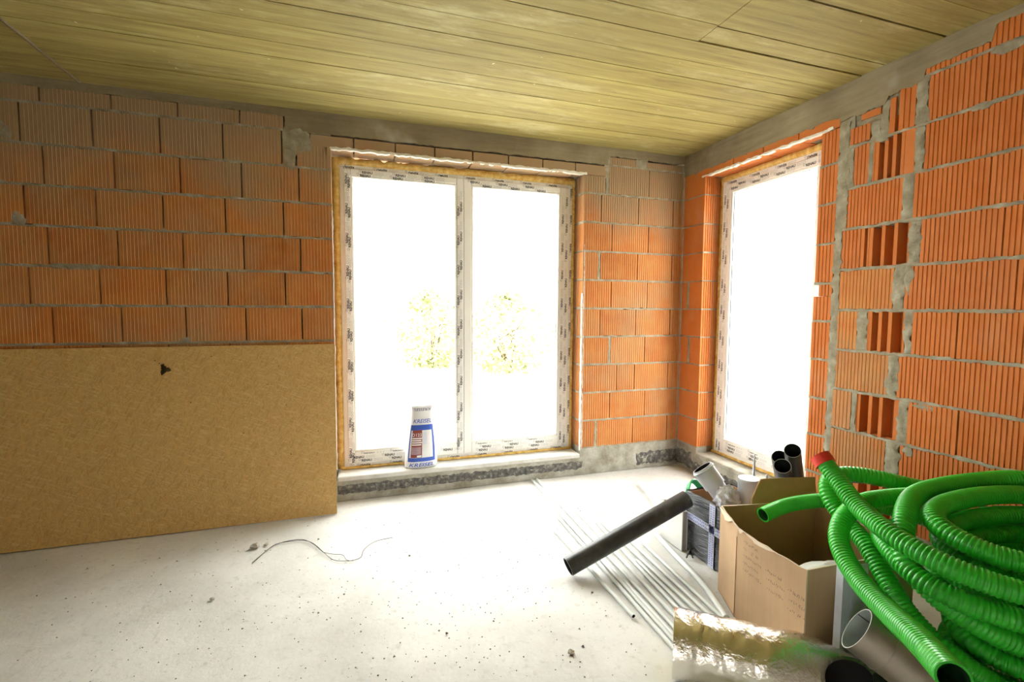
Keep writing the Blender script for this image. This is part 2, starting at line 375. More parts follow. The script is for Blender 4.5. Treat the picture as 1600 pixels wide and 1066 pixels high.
def mortar(parent, x0, x1, z0, z1, y=0.0, amp=.004, proud=.002, edge=.005, seed=0, name='mortar_joint', res=.02, mat='mortar', back=.105):
    """an uneven bed of mortar: a rough slab with ragged edges"""
    nx = max(2, int((x1-x0)/res)); nz = max(2, int((z1-z0)/res)); vs = []; fs = []
    off = seed*7.31
    for j in range(nz+1):
        for i in range(nx+1):
            x = x0+(x1-x0)*i/nx; z = z0+(z1-z0)*j/nz
            ex = ez = 0
            if j in (0, nz): ez = fbm(x, j*3+off, 0, 22)*edge
            if i in (0, nx) and nz > nx: ex = fbm(i*3+off, z, 1, 22)*edge
            if name == 'mortar_smear':
                uu, vv = 2*i/nx-1, 2*j/nz-1; an = math.atan2(vv, uu); k = 1+.45*fbm(math.cos(an)*.08+off, math.sin(an)*.08, 0, 14)+.25*fbm(math.cos(an)*.2+off, math.sin(an)*.2, 5, 22)
                x = (x0+x1)/2+(x1-x0)/2*uu*math.sqrt(1-vv*vv/2)*k*1.15; z = (z0+z1)/2+(z1-z0)/2*vv*math.sqrt(1-uu*uu/2)*k*1.15; ex = ez = 0
            inner = 0 < j < nz and 0 < i < nx
            yy = y - proud*(1 if inner else .2) - (fbm(x, z, off, 28)*amp if inner else 0)
            vs.append((x+ex, yy, z+ez))
    q = lambda i, j: j*(nx+1)+i
    for j in range(nz):
        for i in range(nx): fs.append((q(i,j), q(i+1,j), q(i+1,j+1), q(i,j+1)))
    mb = MB(); mb.add(vs, fs, 0, True)
    rim = [q(i,0) for i in range(nx+1)] + [q(nx,j) for j in range(1,nz+1)] + [q(i,nz) for i in range(nx-1,-1,-1)] + [q(0,j) for j in range(nz-1,0,-1)]
    m = len(rim); o = [vs[k] for k in rim] + [(vs[k][0], y+back, vs[k][2]) for k in rim]
    mb.add(o, [(k, m+k, m+(k+1) % m, (k+1) % m) for k in range(m)])
    return mb.build(name, mat, parent)

ZK = lambda k: 2.489-.25*k            # bed joint heights
J = .006                              # half bed joint
CEIL = 2.89
# ------------------------------------------------------------------ floor, ceiling
XL, XR, YF, YB = -6.3, 0.0, -7.2, 0.0
def build_floor():
    mb = MB(); nx, ny = 90, 100; vs = []; fs = []
    for j in range(ny+1):
        for i in range(nx+1):
            x = XL-.3+(XR+.6-XL)*i/nx; y = YF-.3+(YB+.6-YF)*j/ny
            vs.append((x, y, -.004+.003*fbm(x, y, 0, 1.1)))
    for j in range(ny):
        for i in range(nx): fs.append((j*(nx+1)+i, j*(nx+1)+i+1, (j+1)*(nx+1)+i+1, (j+1)*(nx+1)+i))
    mb.add(vs, fs, 0, True)
    mb.box(XL-.3, XR+.3, YF-.3, YB+.3, -.25, -.03)
    tag(mb.build('floor', 'floor_concrete'), kind='structure')
build_floor()

def build_ceiling():
    mb = MB(); mb.box(XL-.3, XR+.3, YF-.3, YB+.3, CEIL+.016, CEIL+.25)
    root = tag(mb.build('ceiling', 'mortar_core'), kind='structure')
    def board(x0, x1, y0, y1, dz=0.0, gap=.0026):
        g = gap
        m = MB(); z0 = CEIL+dz; n = max(2, int((x1-x0)/.25)); vs = []; fs = []
        for i in range(n+1):
            x = x0+g+(x1-x0-2*g)*i/n; w0 = .0025*fbm(x, y0, 3, 3); w1 = .0025*fbm(x, y1, 3, 3)
            vs += [(x, y0+g+w0, z0), (x, y1-g+w1, z0), (x, y1-g+w1, z0+.03), (x, y0+g+w0, z0+.03)]
        for i in range(n):
            for a, b in ((0,1),(1,2),(2,3),(3,0)): fs.append((i*4+a, i*4+b, (i+1)*4+b, (i+1)*4+a))
        fs += [(0,3,2,1), (n*4, n*4+1, n*4+2, n*4+3)]
        m.add(vs, fs); m.build('ceiling_board', 'board_concrete', root)
    ys = [.05, -.13, -.36, -.50, -.74, -.91, -1.10, -1.28, -1.45, -1.63, -1.78, -2.06, -2.24, -2.52, -2.75, -3.05, -3.35, -3.7, -4.1]
    for a, b in zip(ys, ys[1:]):
        if b >= -1.64: board(-4.54, .05, b, a, R.uniform(-.0012, .0012))
        else: board(-4.54, -1.186, b, a, R.uniform(-.0012, .0012))
    yr = [-1.63, -1.765, -2.065, -2.26, -2.6, -2.95, -3.35, -4.1]
    for a, b in zip(yr, yr[1:]): board(-1.184, .05, b, a, R.uniform(.001, .006), .0042)
    for a, b in zip(ys[::2], ys[2::2]): board(XL-.1, -4.55, b, a, R.uniform(.003, .006))
    m = MB(); m.box(XL-.1, XR, YF-.1, -4.105, CEIL, CEIL+.03); m.build('ceiling_slab', 'board_concrete', root)
    # ridge of grout along the left form joint
    pts = [(-4.545+.006*fbm(0, y*.1, 2, 9), -.1*y, CEIL+.002) for y in range(0, 41)]
    m = MB(); m.tube(pts, [.010+.004*fbm(p[1], 0, 5, 6) for p in pts], 6); m.build('grout_ridge', 'beam_concrete', root)
build_ceiling()

# ------------------------------------------------------------------ walls
OB = (-3.066, -1.031, .19, 2.643)        # window opening in the back wall: x0 x1 z0 z1
OR = (.285, 1.375, .19, 2.643)           # window opening in the right wall (s = -y)
def wall_shell(name, x0, x1, op, rot=0.0, th=.30):
    mb = MB(); a, b, c, d = op; e = .006
    mb.box(x0, a-e, .104, th, 0, CEIL+.01); mb.box(b+e, x1, .104, th, 0, CEIL+.01)
    mb.box(a-e, b+e, .104, th, d+e, CEIL+.01); mb.box(a-e, b+e, .104, th, 0, c-e)
    o = tag(mb.build(name, 'mortar_core'), kind='structure'); o.rotation_euler = (0, 0, rot)
    return o

def build_back_wall():
    w = wall_shell('wall_back', XL-.3, .30, OB)
    even = [-3.288-.3663*i for i in range(0, 10)]; odd = [-3.395-.3663*i for i in range(0, 10)]
    B = 'brick_dusty'; T = .20
    for r in range(-2, 9):
        z0, z1 = ZK(r+1)+J, ZK(r)-J
        js = even if r % 2 == 0 else odd
        js = sorted(js + [OB[0]])
        for a, b in zip(js, js[1:]):
            if b < -6.2: continue
            a = max(a, -6.29)
            zt = z1
            if r == -2:
                if b > -3.1: continue
                if b > -3.3: b = -3.375
                zt = 2.835
            if r == -1 and b > -3.39:
                brick(w, -3.395, -3.315, z0, z1, B); brick(w, -3.30, OB[0], z0, 2.643, B, T, side1=True); continue
            edge = b > -3.07
            brick(w, a, b, z0, zt, B, T if edge else .03, side1=edge)
        mortar(w, -6.29, OB[0]-.002, ZK(r+1)-J-.003, ZK(r+1)+J+.003, seed=r+30, res=.016, proud=.0005, amp=.004, edge=.009)
    # over the window: lintel shells
    n = 8; L0, L1 = -3.21, -.81
    for i in range(n):
        a = L0+(L1-L0)*i/n; b = L0+(L1-L0)*(i+1)/n
        inside = OB[0] < (a+b)/2 < OB[1]
        brick(w, a, b, 2.643, 2.727, B, .24 if inside else .10, rib=False)
    # white plaster left along the opening's arrises
    mortar(w, OB[0]-.01, OB[1]+.03, 2.640, 2.658, y=-.003, amp=.004, proud=.003, edge=.009, seed=320, res=.014, mat='plaster_white', name='plaster_strip', back=.03)
    for (x_, z_, zz, sd) in ((OB[0]-.006, .25, 2.2, 1), (OB[1]+.002, .22, 1.62, 2), (OB[1]+.016, .22, 2.05, 3)):
        mortar(w, x_, x_+.007, z_, zz, y=-.001, amp=.003, proud=.0025, edge=.004, seed=330+sd, res=.012, mat='plaster_white', name='plaster_strip', back=.02)
    # right of the window
    rows = {-1: [-.787,-.377,0], 0: [-1.03,-.854,-.481,-.115,0], 1: [-1.03,-.745,-.372,0], 2: [-1.03,-.858,-.48,-.115,0], 3: [-1.03,-.742,-.37,0],
            4: [-1.03,-.849,-.483,-.115,0], 5: [-1.03,-.739,-.383,0], 6: [-1.03,-.669,-.484,-.124,0], 7: [-1.03,-.736,-.37,0], 8: [-1.03,-.864,-.49,-.118,0]}
    for r, js in rows.items():
        z0, z1 = ZK(r+1)+J, ZK(r)-J
        js = [OB[1] if abs(x+1.03) < .001 else x for x in js]
        for a, b in zip(js, js[1:]):
            e = a < -1.02
            g = .010 if (r in (2, 5, 8) and e) else .0022
            o = brick(w, a, b-(g-.0022), z0, z1, B, T if e else .03, side0=e)
            if g > .005: mortar(w, b-.020, b+.001, z0, z1, seed=r+90, res=.012, name='mortar_joint', edge=.006)
        mortar(w, OB[1]+.002, 0, ZK(r+1)-J-.003, ZK(r+1)+J+.003, seed=r+60, res=.016, proud=.0005, amp=.004, edge=.009)
    brick(w, OB[1], -.815, ZK(0)+J, 2.640, B, T, side0=True)
    mortar(w, -.815, -.787, ZK(0), 2.70, seed=5, res=.015, edge=.008)
    brick(w, -.78, -.50, 2.747, 2.81, B); brick(w, -.43, -.02, 2.747, 2.80, B); mortar(w, -.80, 0, 2.732, 2.748, seed=44, res=.03)
    # ring beam concrete
    def ragged(x0, x1, fz, seed, name='ring_beam', y=0.0):
        n = int((x1-x0)/.03); vs = []; fs = []
        for i in range(n+1):
            x = x0+(x1-x0)*i/n; zb = fz(x)+.010*fbm(x, seed, 0, 9)+.008*fbm(x, seed, 3, 40)
            vs += [(x, y-.003-.003*fbm(x, 1, seed, 12), zb), (x, y-.004-.004*fbm(x, 5, seed, 6), (zb+CEIL)/2), (x, y-.003, CEIL+.012), (x, y+.11, CEIL+.012), (x, y+.11, zb)]
        for i in range(n):
            for a in range(5): fs.append((i*5+a, i*5+(a+1) % 5, (i+1)*5+(a+1) % 5, (i+1)*5+a))
        fs += [(0,1,2,3,4), tuple(n*5+4-k for k in range(5))]
        m = MB(); m.add(vs, fs); return m.build(name, 'beam_concrete', w)
    ragged(-6.3, -3.37, lambda x: 2.835, 3); ragged(-3.37, -.80, lambda x: 2.74 if x > -3.2 else 2.725, 8); ragged(-.80, 0.0, lambda x: 2.815, 12)
    mortar(w, -3.38, -3.29, 2.48, 2.76, seed=72, res=.02, amp=.006, edge=.01, proud=.001, name='mortar_smear')
    mortar(w, -.53, -.40, 2.735, 2.83, seed=73, res=.02, amp=.006, edge=.01, proud=.001, name='mortar_smear')
    mortar(w, -.83, -.77, 2.62, 2.83, seed=74, res=.02, amp=.006, edge=.01, proud=.001, name='mortar_smear')
    mortar(w, -3.36, -3.20, 2.60, 2.76, seed=71, res=.02, amp=.008, edge=.02, proud=.003, name='mortar_smear')
    for (a, b, c, d, sd) in ((-5.0, -4.91, 2.50, 2.60, 1), (-4.93, -4.86, 1.985, 2.06, 2), (-4.05, -4.0, 1.24, 1.275, 3), (-3.28, -3.12, 1.478, 1.50, 4), (-4.75, -4.45, 1.72, 1.755, 5)):
        mortar(w, a, b, c, d, seed=sd+200, res=.015, amp=.005, edge=.02, proud=.003, name='mortar_smear')
    # plinth, bitumen and sill
    m = MB(); m.box(XL, OB[0]-.01, -.002, .11, 0, ZK(9)); m.box(OB[1]+.005, 0, -.004, .11, 0, ZK(9)-.004); m.box(OB[0]-.01, OB[1]+.005, -.004, .11, 0, .165)
    m.build('concrete_plinth', 'plinth_concrete', w)
    m = MB(); m.bbox(OB[0], OB[1], -.010, .20, .155, .193, .006); m.build('window_sill', 'sill_concrete', w)
    mortar(w, OB[0], OB[1]+.03, .055, .125, y=-.004, amp=.005, proud=.003, edge=.014, seed=300, name='bitumen_strip', mat='bitumen', res=.016)
    mortar(w, OB[1]+.02, -.30, .02, .12, y=-.004, amp=.006, proud=.003, edge=.016, seed=301, name='bitumen_strip', mat='plinth_concrete', res=.016)
    mortar(w, -.45, 0, .035, .15, y=-.004, amp=.008, proud=.006, edge=.022, seed=302, name='bitumen_strip', mat='bitumen', res=.016)
    return w
WB = build_back_wall()

def build_right_wall():
    w = wall_shell('wall_right', -.02, -YF+.3, OR, -PI/2)
    B = 'brick_clean'
    # corner pier
    for r in range(-1, 9):
        z0, z1 = ZK(r+1)+J, min(2.643, ZK(r)-J)
        split = {5: .13, 3: .10}.get(r)
        if split: brick(w, .006, split-.012, z0, z1, B, rib=False); mortar(w, split-.014, split+.012, z0, z1, seed=r+11, res=.012, edge=.006); brick(w, split+.012, OR[0], z0, z1, B, .20, rib=False, side1=True)
        else: brick(w, .006, OR[0], z0, z1, B, .20, rib=False, side1=True)
        mortar(w, .0, OR[0]-.002, ZK(r+1)-J, ZK(r+1)+J, seed=r+130, res=.025, proud=.001)
    # lintel
    for i in range(5): brick(w, .006+.30*i, .006+.30*(i+1), 2.643, 2.705, B, .24 if 0 < i < 4 else .10, rib=False)
    mortar(w, .24, 1.46, 2.640, 2.654, y=-.003, amp=.004, proud=.003, edge=.008, seed=321, res=.014, mat='plaster_white', name='plaster_strip', back=.03)
    # window pier: narrow cut blocks
    zs = [2.64, 2.42, 2.172, 1.918, 1.662, 1.414, 1.163, .902, .653, .40, .20]
    for i, (b, a) in enumerate(zip(zs, zs[1:])):
        if i == 4:    # chipped block
            brick(w, OR[1], 1.508, a+J, b-.085, B, .20, side0=True); brick(w, OR[1]+.035, 1.508, b-.083, b-J, B, .20)
        else: brick(w, OR[1]+R.uniform(-.006, .006), 1.508, a+J, b-J, B, .20, side0=True)
        if i: mortar(w, OR[1]+.004, 1.51, b-J-.003, b+J+.003, seed=i+150, res=.012, proud=.003, amp=.006)
    for i, (a, b) in enumerate(((.2, .75), (.75, 1.35), (1.35, 2.0), (2.0, 2.64))):
        mortar(w, 1.505, 1.556 + (.02 if i == 3 else 0), a, b, seed=i+170, res=.015, amp=.009, proud=.004, edge=.016, name='mortar_column')
    # patched column: whole blocks alternate with broken ones showing their cells
    z = lambda r: (ZK(r+1)+J, ZK(r)-J)
    brick(w, 1.80, 1.838, ZK(0)+J, 2.69, B); brick(w, 1.85, 1.94, ZK(0)+J, 2.72, B)
    mortar(w, 1.755, 1.80, ZK(0)-.02, 2.69, seed=181, res=.014, amp=.008, edge=.012); brick(w, 1.575, 1.70, 2.50, 2.598, B); mortar(w, 1.70, 1.757, 2.47, 2.60, seed=183, res=.014, amp=.009, edge=.014)
    mortar(w, 1.505, 2.0, 2.585, 2.76, y=.012, seed=188, res=.02, amp=.006, edge=.006, proud=.0, back=.09)
    mortar(w, 1.50, 1.60, 2.48, 2.70, y=.004, seed=189, res=.02, amp=.006, edge=.006, proud=.0, back=.09)
    brick(w, 1.635, 1.755, 2.63, 2.668, B, rib=False)
    a, b = z(0); brick(w, 1.605, 1.70, a, b, B); mortar(w, 1.698, 1.722, a, b, seed=184, res=.012, amp=.008, edge=.008); hollow_brick(w, 1.722, 1.892, a, b, (.14, .42, .70, .95)); brick(w, 1.892, 1.95, a, b, B, rib=False)
    mortar(w, 1.555, 1.607, a, b, seed=185, res=.014, amp=.009, edge=.014)
    a, b = z(1); brick(w, 1.557, 1.90, a, b, B)
    a, b = z(2); brick(w, 1.552, 1.70, a, b, B); hollow_brick(w, 1.716, 1.95, a, b, (.10, .38, .68))
    a, b = z(3); brick(w, 1.552, 1.88, a, b, 'brick_dusty')
    a, b = z(4); brick(w, 1.54, 1.685, a, b, 'brick_dusty'); mortar(w, 1.68, 1.745, a, b, seed=186, res=.014, amp=.010, edge=.014); hollow_brick(w, 1.744, 1.95, a, b, (.08, .34, .62))
    a, b = z(5); brick(w, 1.545, 1.88, a, b, 'brick_dusty')
    a, b = z(6); brick(w, 1.545, 1.675, a, b, 'brick_dusty'); mortar(w, 1.675, 1.704, a, b, seed=187, res=.012, amp=.008, edge=.008); hollow_brick(w, 1.704, 1.945, a, b, (.06, .34, .60, .93))
    a, b = z(7); brick(w, 1.545, 1.89, a, b, 'brick_dusty')
    a, b = z(8); brick(w, 1.545, 1.70, a, b, 'brick_dusty'); hollow_brick(w, 1.71, 1.945, a, b, (.1, .4, .7))
    starts = {-1: 1.994, 0: 1.99, 1: 1.952, 2: 2.0, 3: 1.934, 4: 1.985, 5: 1.925, 6: 1.992, 7: 1.96, 8: 1.99}
    ends = {-1: 1.94, 0: 1.95, 1: 1.90, 2: 1.95, 3: 1.88, 4: 1.95, 5: 1.88, 6: 1.945, 7: 1.89, 8: 1.945}
    joints = {-1: 2.248, 0: 2.60, 1: 2.288, 2: 2.353, 3: 2.414, 4: 2.196, 5: 2.56, 6: 2.228, 7: 2.50, 8: 2.35}
    for r in range(-1, 9):
        a, b = z(r); js = [starts[r]] + [joints[r]+.366*i for i in range(0, 4)]
        for p, q in zip(js, js[1:]):
            if p < 3.3: brick(w, p, q, a, b, B)
        mortar(w, ends[r]-.004, starts[r]+.004, a-.004, b+.004, seed=r+210, res=.012, amp=.010, proud=.003, edge=.014, name='mortar_column')
        mortar(w, 1.54, 3.4, ZK(r+1)-J-.003, ZK(r+1)+J+.003, seed=r+230, res=.018, amp=.007, proud=.003, edge=.008)
    for p, q in ((1.975, 2.25), (2.25, 2.62), (2.62, 2.98), (2.98, 3.34)): brick(w, p, q, 2.745, 2.778 if q < 2.3 else 2.85, B)
    mortar(w, 1.97, 3.35, 2.731, 2.747, seed=260, res=.02, amp=.006)
    for (a, b, c, d, sd) in ((2.19, 2.28, 2.47, 2.50, 1), (2.02, 2.12, .95, .985, 2), (1.86, 1.93, 1.03, 1.10, 3), (1.93, 1.975, 1.60, 1.74, 4), (2.26, 2.36, 2.70, 2.75, 5), (1.945, 1.99, 1.85, 1.97, 6), (1.975, 2.03, .68, .73, 7)):
        mortar(w, a, b, c, d, seed=sd+270, res=.014, amp=.007, edge=.02, proud=.003, name='mortar_smear')
    # beam
    def low(s): return 2.70 if s < 1.5 else 2.668 if s < 1.79 else 2.715 if s < 1.965 else 2.776 if s < 2.26 else 2.85
    n = 220; vs = []; fs = []
    for i in range(n+1):
        s = 0+3.4*i/n; zb = low(s)+.012*fbm(s, 2, 0, 9)+.012*fbm(s, 4, 3, 40); y = -.004-.006*fbm(s, 7, 0, 10)
        vs += [(s, y, zb), (s, -.006-.004*fbm(s, 9, 0, 5), (zb+CEIL)/2), (s, -.004, CEIL+.012), (s, .11, CEIL+.012), (s, .11, zb)]
    for i in range(n):
        for a in range(5): fs.append((i*5+a, i*5+(a+1) % 5, (i+1)*5+(a+1) % 5, (i+1)*5+a))
    m = MB(); m.add(vs, fs); m.build('ring_beam', 'beam_concrete', w)
    m = MB(); m.box(0, OR[0]-.005, -.004, .11, 0, ZK(9)-.004); m.box(OR[0]-.005, OR[1]+.005, -.004, .11, 0, .165); m.box(OR[1]+.005, 4.2, -.003, .11, 0, ZK(9)-.004)
    m.build('concrete_plinth', 'plinth_concrete', w)
    m = MB(); m.bbox(OR[0], OR[1], -.012, .20, .155, .193, .006); m.build('window_sill', 'plinth_concrete', w)
    mortar(w, 0.0, .22, .03, .17, y=-.004, amp=.010, proud=.008, edge=.022, seed=310, name='bitumen_strip', mat='bitumen', res=.016)
    mortar(w, .18, 1.4, .02, .10, y=-.004, amp=.006, proud=.003, edge=.018, seed=311, name='bitumen_strip', mat='bitumen', res=.018)
    return w
WR = build_right_wall()

def build_other_walls():
    # left wall, unglazed opening added behind the camera for fill daylight, plain rear wall
    mb = MB(); x0, x1 = XL-.3, XL; a, b, h = -6.6, -5.7, 2.1
    mb.box(x0, x1, b, YB+.3, 0, CEIL); mb.box(x0, x1, YF-.3, a, 0, CEIL); mb.box(x0, x1, a, b, h, CEIL)
    tag(mb.build('wall_left', 'plaster'), kind='structure')
    mb = MB(); mb.box(XL, XR+.3, YF-.3, YF, 0, CEIL)
    tag(mb.build('wall_front', 'plaster'), kind='structure')
build_other_walls()

# ------------------------------------------------------------------ windows (local: x along wall, y outwards, z up)
def rail(x0, x1, z0, z1, y0, y1, b=.006):
    m = MB(); m.bbox(x0, x1, y0, y1, z0, z1, b); return m
def tape_print(root, x0, x1, z0, z1, y, vertical, seed, rows=2, inv=False):
    rr = random.Random(seed); k = MB(); g = MB(); L = (z1-z0) if vertical else (x1-x0); Wd = (x1-x0) if vertical else (z1-z0)
    flip = vertical
    def place(u, v):        # u along the rail, v across
        def fn(a, b):
            uu, vv = (u-a, v-b) if inv else (u+a, v+b)
            return (x0+Wd*.5-(vv-Wd*.5) if flip else x0+uu, y-.0012, (z0+uu) if vertical else z0+vv)
        return fn
    lanes = [(.30, .020, 1), (.66, .020, 1), (.88, .010, .9)][:rows] if rows < 3 else [(.22, .020, 1), (.52, .020, 1), (.82, .009, 1)]
    for li, (lv, hh, sc) in enumerate(lanes):
        u = rr.uniform(.03, .16)
        while u < L-.05:
            v = Wd*lv
            put_text(k, 'REHAU', place(u, v), .078*sc, hh, bold=.035)
            # small ring of dots in front of the word
            for q in range(5):
                an = q*1.256; f = place(u-.054+math.cos(an)*.008, v+.008+math.sin(an)*.008); k.add([f(-.002,-.002), f(.002,-.002), f(.002,.002), f(-.002,.002)], [(0,1,2,3)])
            for q in range(3):           # three outlined care symbols
                f = place(u+.065+q*.024, v); s = hh*.40; t = .0016
                for (p0, p1, p2, p3) in ((-s,s,-s,-s+t), (-s,s,s-t,s), (-s,-s+t,-s,s), (s-t,s,-s,s)):
                    g.add([f(p0,p2), f(p1,p2), f(p1,p3), f(p0,p3)], [(0,1,2,3)])
            u += .235 + rr.uniform(-.01, .02)
    k.build('tape_print', 'print_black', root)
    g.build('tape_symbols', 'print_grey', root)
def foam_strip(root, p0, p1, wdt, dep, y0, seed):
    """bumpy expanded foam along a frame edge; p0,p1 in (x,z)"""
    L = math.hypot(p1[0]-p0[0], p1[1]-p0[1]); n = int(L/.018); vs = []; fs = []; seg = 7
    ux, uz = (p1[0]-p0[0])/L, (p1[1]-p0[1])/L
    for i in range(n+1):
        t = L*i/n; cx, cz = p0[0]+ux*t, p0[1]+uz*t
        r = wdt*(1+.35*fbm(t, seed, 0, 24)+.25*fbm(t, seed, 2, 9))
        for k in range(seg):
            a = 2*PI*k/seg; nx, nz = -uz, ux
            o = math.cos(a)*r*.5; d = math.sin(a)*dep*(1+.3*fbm(t, seed, k, 20))
            vs.append((cx+nx*o, y0+d, cz+nz*o))
    fs = [(i*seg+k, i*seg+(k+1) % seg, (i+1)*seg+(k+1) % seg, (i+1)*seg+k) for i in range(n) for k in range(seg)]
    m = MB(); m.add(vs, fs, 0, True); m.build('expanding_foam', 'foam', root)
def glass_unit(root, x0, x1, z0, z1, y):
    m = MB(); m.box(x0-.012, x1+.012, y, y+.004, z0-.012, z1+.012); p = m.build('glass_pane', 'pane_glass', root)
    m = MB(); t = .004
    for (a, b, c, d) in ((x0, x1, z0, z0+t), (x0, x1, z1-t, z1), (x0, x0+t, z0, z1), (x1-t, x1, z0, z1)): m.box(a, b, y-.004, y+.002, c, d)
    m.build('gasket', 'gasket', p)
def bead(root, x0, x1, z0, z1, y, w=.016):
    m = MB()
    for (a, b, c, d) in ((x0-w, x1+w, z0-w, z0), (x0-w, x1+w, z1, z1+w), (x0-w, x0, z0, z1), (x1, x1+w, z0, z1)):
        m.bbox(a, b, y-.006, y+.02, c, d, .003)
    m.build('glazing_bead', 'pvc_white', root)

def build_window_1():
    root = tag(empty('window_1'), kind='structure'); Y = .165
    x0, x1, z0, z1 = -3.020, -1.056, .205, 2.585
    f = .045
    rail(x0, x0+f, z0, z1, Y, Y+.07).build('frame', 'pvc_white', root); rail(x1-f, x1, z0, z1, Y, Y+.07).build('frame', 'pvc_white', root)
    rail(x0+f, x1-f, z1-f, z1, Y, Y+.07).build('frame', 'pvc_white', root); rail(x0+f, x1-f, z0, z0+f, Y, Y+.07).build('frame', 'pvc_white', root)
    ys = Y-.018
    for i, (gx0, gx1, a, b) in enumerate(((-2.922, -2.124, x0+.032, -2.053), (-1.968, -1.196, -2.051, x1-.032))):
        gz0, gz1 = (.350, 2.488); c, d = z0+.035, z1-.032
        sash = empty('sash'); sash.parent = root
        sw = .016
        rail(a, gx0-sw, c, d, ys, Y+.05).build('stile', 'pvc_white', sash); rail(gx1+sw, b, c, d, ys, Y+.05).build('stile', 'pvc_white', sash)
        rail(gx0-sw, gx1+sw, gz1+sw, d, ys, Y+.05).build('rail', 'pvc_white', sash); rail(gx0-sw, gx1+sw, c, gz0-sw, ys, Y+.05).build('rail', 'pvc_white', sash)
        m = MB(); w = sw
        for (p, q, r, s) in ((gx0-w, gx1+w, gz0-w, gz0), (gx0-w, gx1+w, gz1, gz1+w), (gx0-w, gx0, gz0, gz1), (gx1, gx1+w, gz0, gz1)): m.bbox(p, q, ys+.003, Y+.02, r, s, .003)
        m.build('glazing_bead', 'pvc_white', sash)
        glass_unit(sash, gx0, gx1, gz0, gz1, Y+.012)
        if i == 0: tape_print(root, a, gx0-sw+.004, c, d, ys, True, 1, 2)
        tape_print(root, gx1+sw-.012, b, c, d, ys, True, 2+i, 2)
        tape_print(root, gx0-sw, gx1+sw, gz1+sw-.02, d, ys, False, 5+i, 2); tape_print(root, gx0-sw, gx1+sw, c, gz0-sw, ys, False, 9+i, 3)
    tape_print(root, x0+.02, x1-.02, z1-.032, z1-.004, Y, False, 21, 1, inv=True)
    tape_print(root, x1-.032, x1-.004, z0+.02, z1-.02, Y, True, 22, 1, inv=True); tape_print(root, x0+.01, x1-.02, z0, z0+.034, Y, False, 23, 1, inv=True)
    xa, xb, za, zb = OB[0]+.010, OB[1]-.006, .200, OB[3]-.012
    foam_strip(root, (x0-.024, za), (x0-.024, zb), .068, .026, Y+.02, 1.0); foam_strip(root, (x1+.012, za), (x1+.012, zb), .036, .024, Y+.02, 2.0)
    foam_strip(root, (x0-.02, z1+.018), (x1+.02, z1+.028), .072, .03, Y+.02, 3.0); foam_strip(root, (x0-.02, z0-.004), (x1+.02, z0-.004), .030, .03, Y+.012, 4.0)
    return root
build_window_1()

def build_window_2():
    root = tag(empty('window_2', rot=(0, 0, -PI/2)), kind='structure'); Y = .165
    x0, x1, z0, z1 = .312, 1.350, .205, 2.598; f = .05
    rail(x0, x0+f, z0, z1, Y, Y+.07).build('frame', 'pvc_white', root); rail(x1-f, x1, z0, z1, Y, Y+.07).build('frame', 'pvc_white', root)
    rail(x0+f, x1-f, z1-f, z1, Y, Y+.07).build('frame', 'pvc_white', root); rail(x0+f, x1-f, z0, z0+f, Y, Y+.07).build('frame', 'pvc_white', root)
    gx0, gx1, gz0, gz1 = .440, 1.225, .350, 2.485; ys = Y-.012; a, b, c, d = x0+.036, x1-.036, z0+.036, z1-.036; sw = .018
    sash = empty('sash'); sash.parent = root
    rail(a, gx0-sw, c, d, ys, Y+.05).build('stile', 'pvc_white', sash); rail(gx1+sw, b, c, d, ys, Y+.05).build('stile', 'pvc_white', sash)
    rail(gx0-sw, gx1+sw, gz1+sw, d, ys, Y+.05).build('rail', 'pvc_white', sash); rail(gx0-sw, gx1+sw, c, gz0-sw, ys, Y+.05).build('rail', 'pvc_white', sash)
    m = MB(); w = sw
    for (p, q, r, s) in ((gx0-w, gx1+w, gz0-w, gz0), (gx0-w, gx1+w, gz1, gz1+w), (gx0-w, gx0, gz0, gz1), (gx1, gx1+w, gz0, gz1)): m.bbox(p, q, ys+.004, Y+.02, r, s, .003)
    m.build('glazing_bead', 'pvc_white', sash)
    glass_unit(sash, gx0, gx1, gz0, gz1, Y+.012)
    tape_print(root, a-.02, gx0-sw-.008, c, d, ys, True, 31, 2); tape_print(root, gx0-sw, gx1+sw, gz1+sw-.006, d, ys, False, 32, 2); tape_print(root, gx0-sw, gx1+sw, c, gz0-sw, ys, False, 33, 3)
    tape_print(root, x0+.02, x1-.02, z1-.034, z1-.004, Y, False, 34, 1, inv=True)
    foam_strip(root, (x0-.014, .2), (x0-.014, 2.63), .042, .022, Y+.02, 11.0); foam_strip(root, (x0-.02, z1+.022), (x1+.02, z1+.022), .062, .03, Y+.02, 12.0)
    foam_strip(root, (x0-.02, z0-.004), (x1+.02, z0-.004), .03, .03, Y+.01, 13.0); foam_strip(root, (x1+.014, .2), (x1+.014, 2.63), .034, .02, Y+.01, 14.0)
build_window_2()

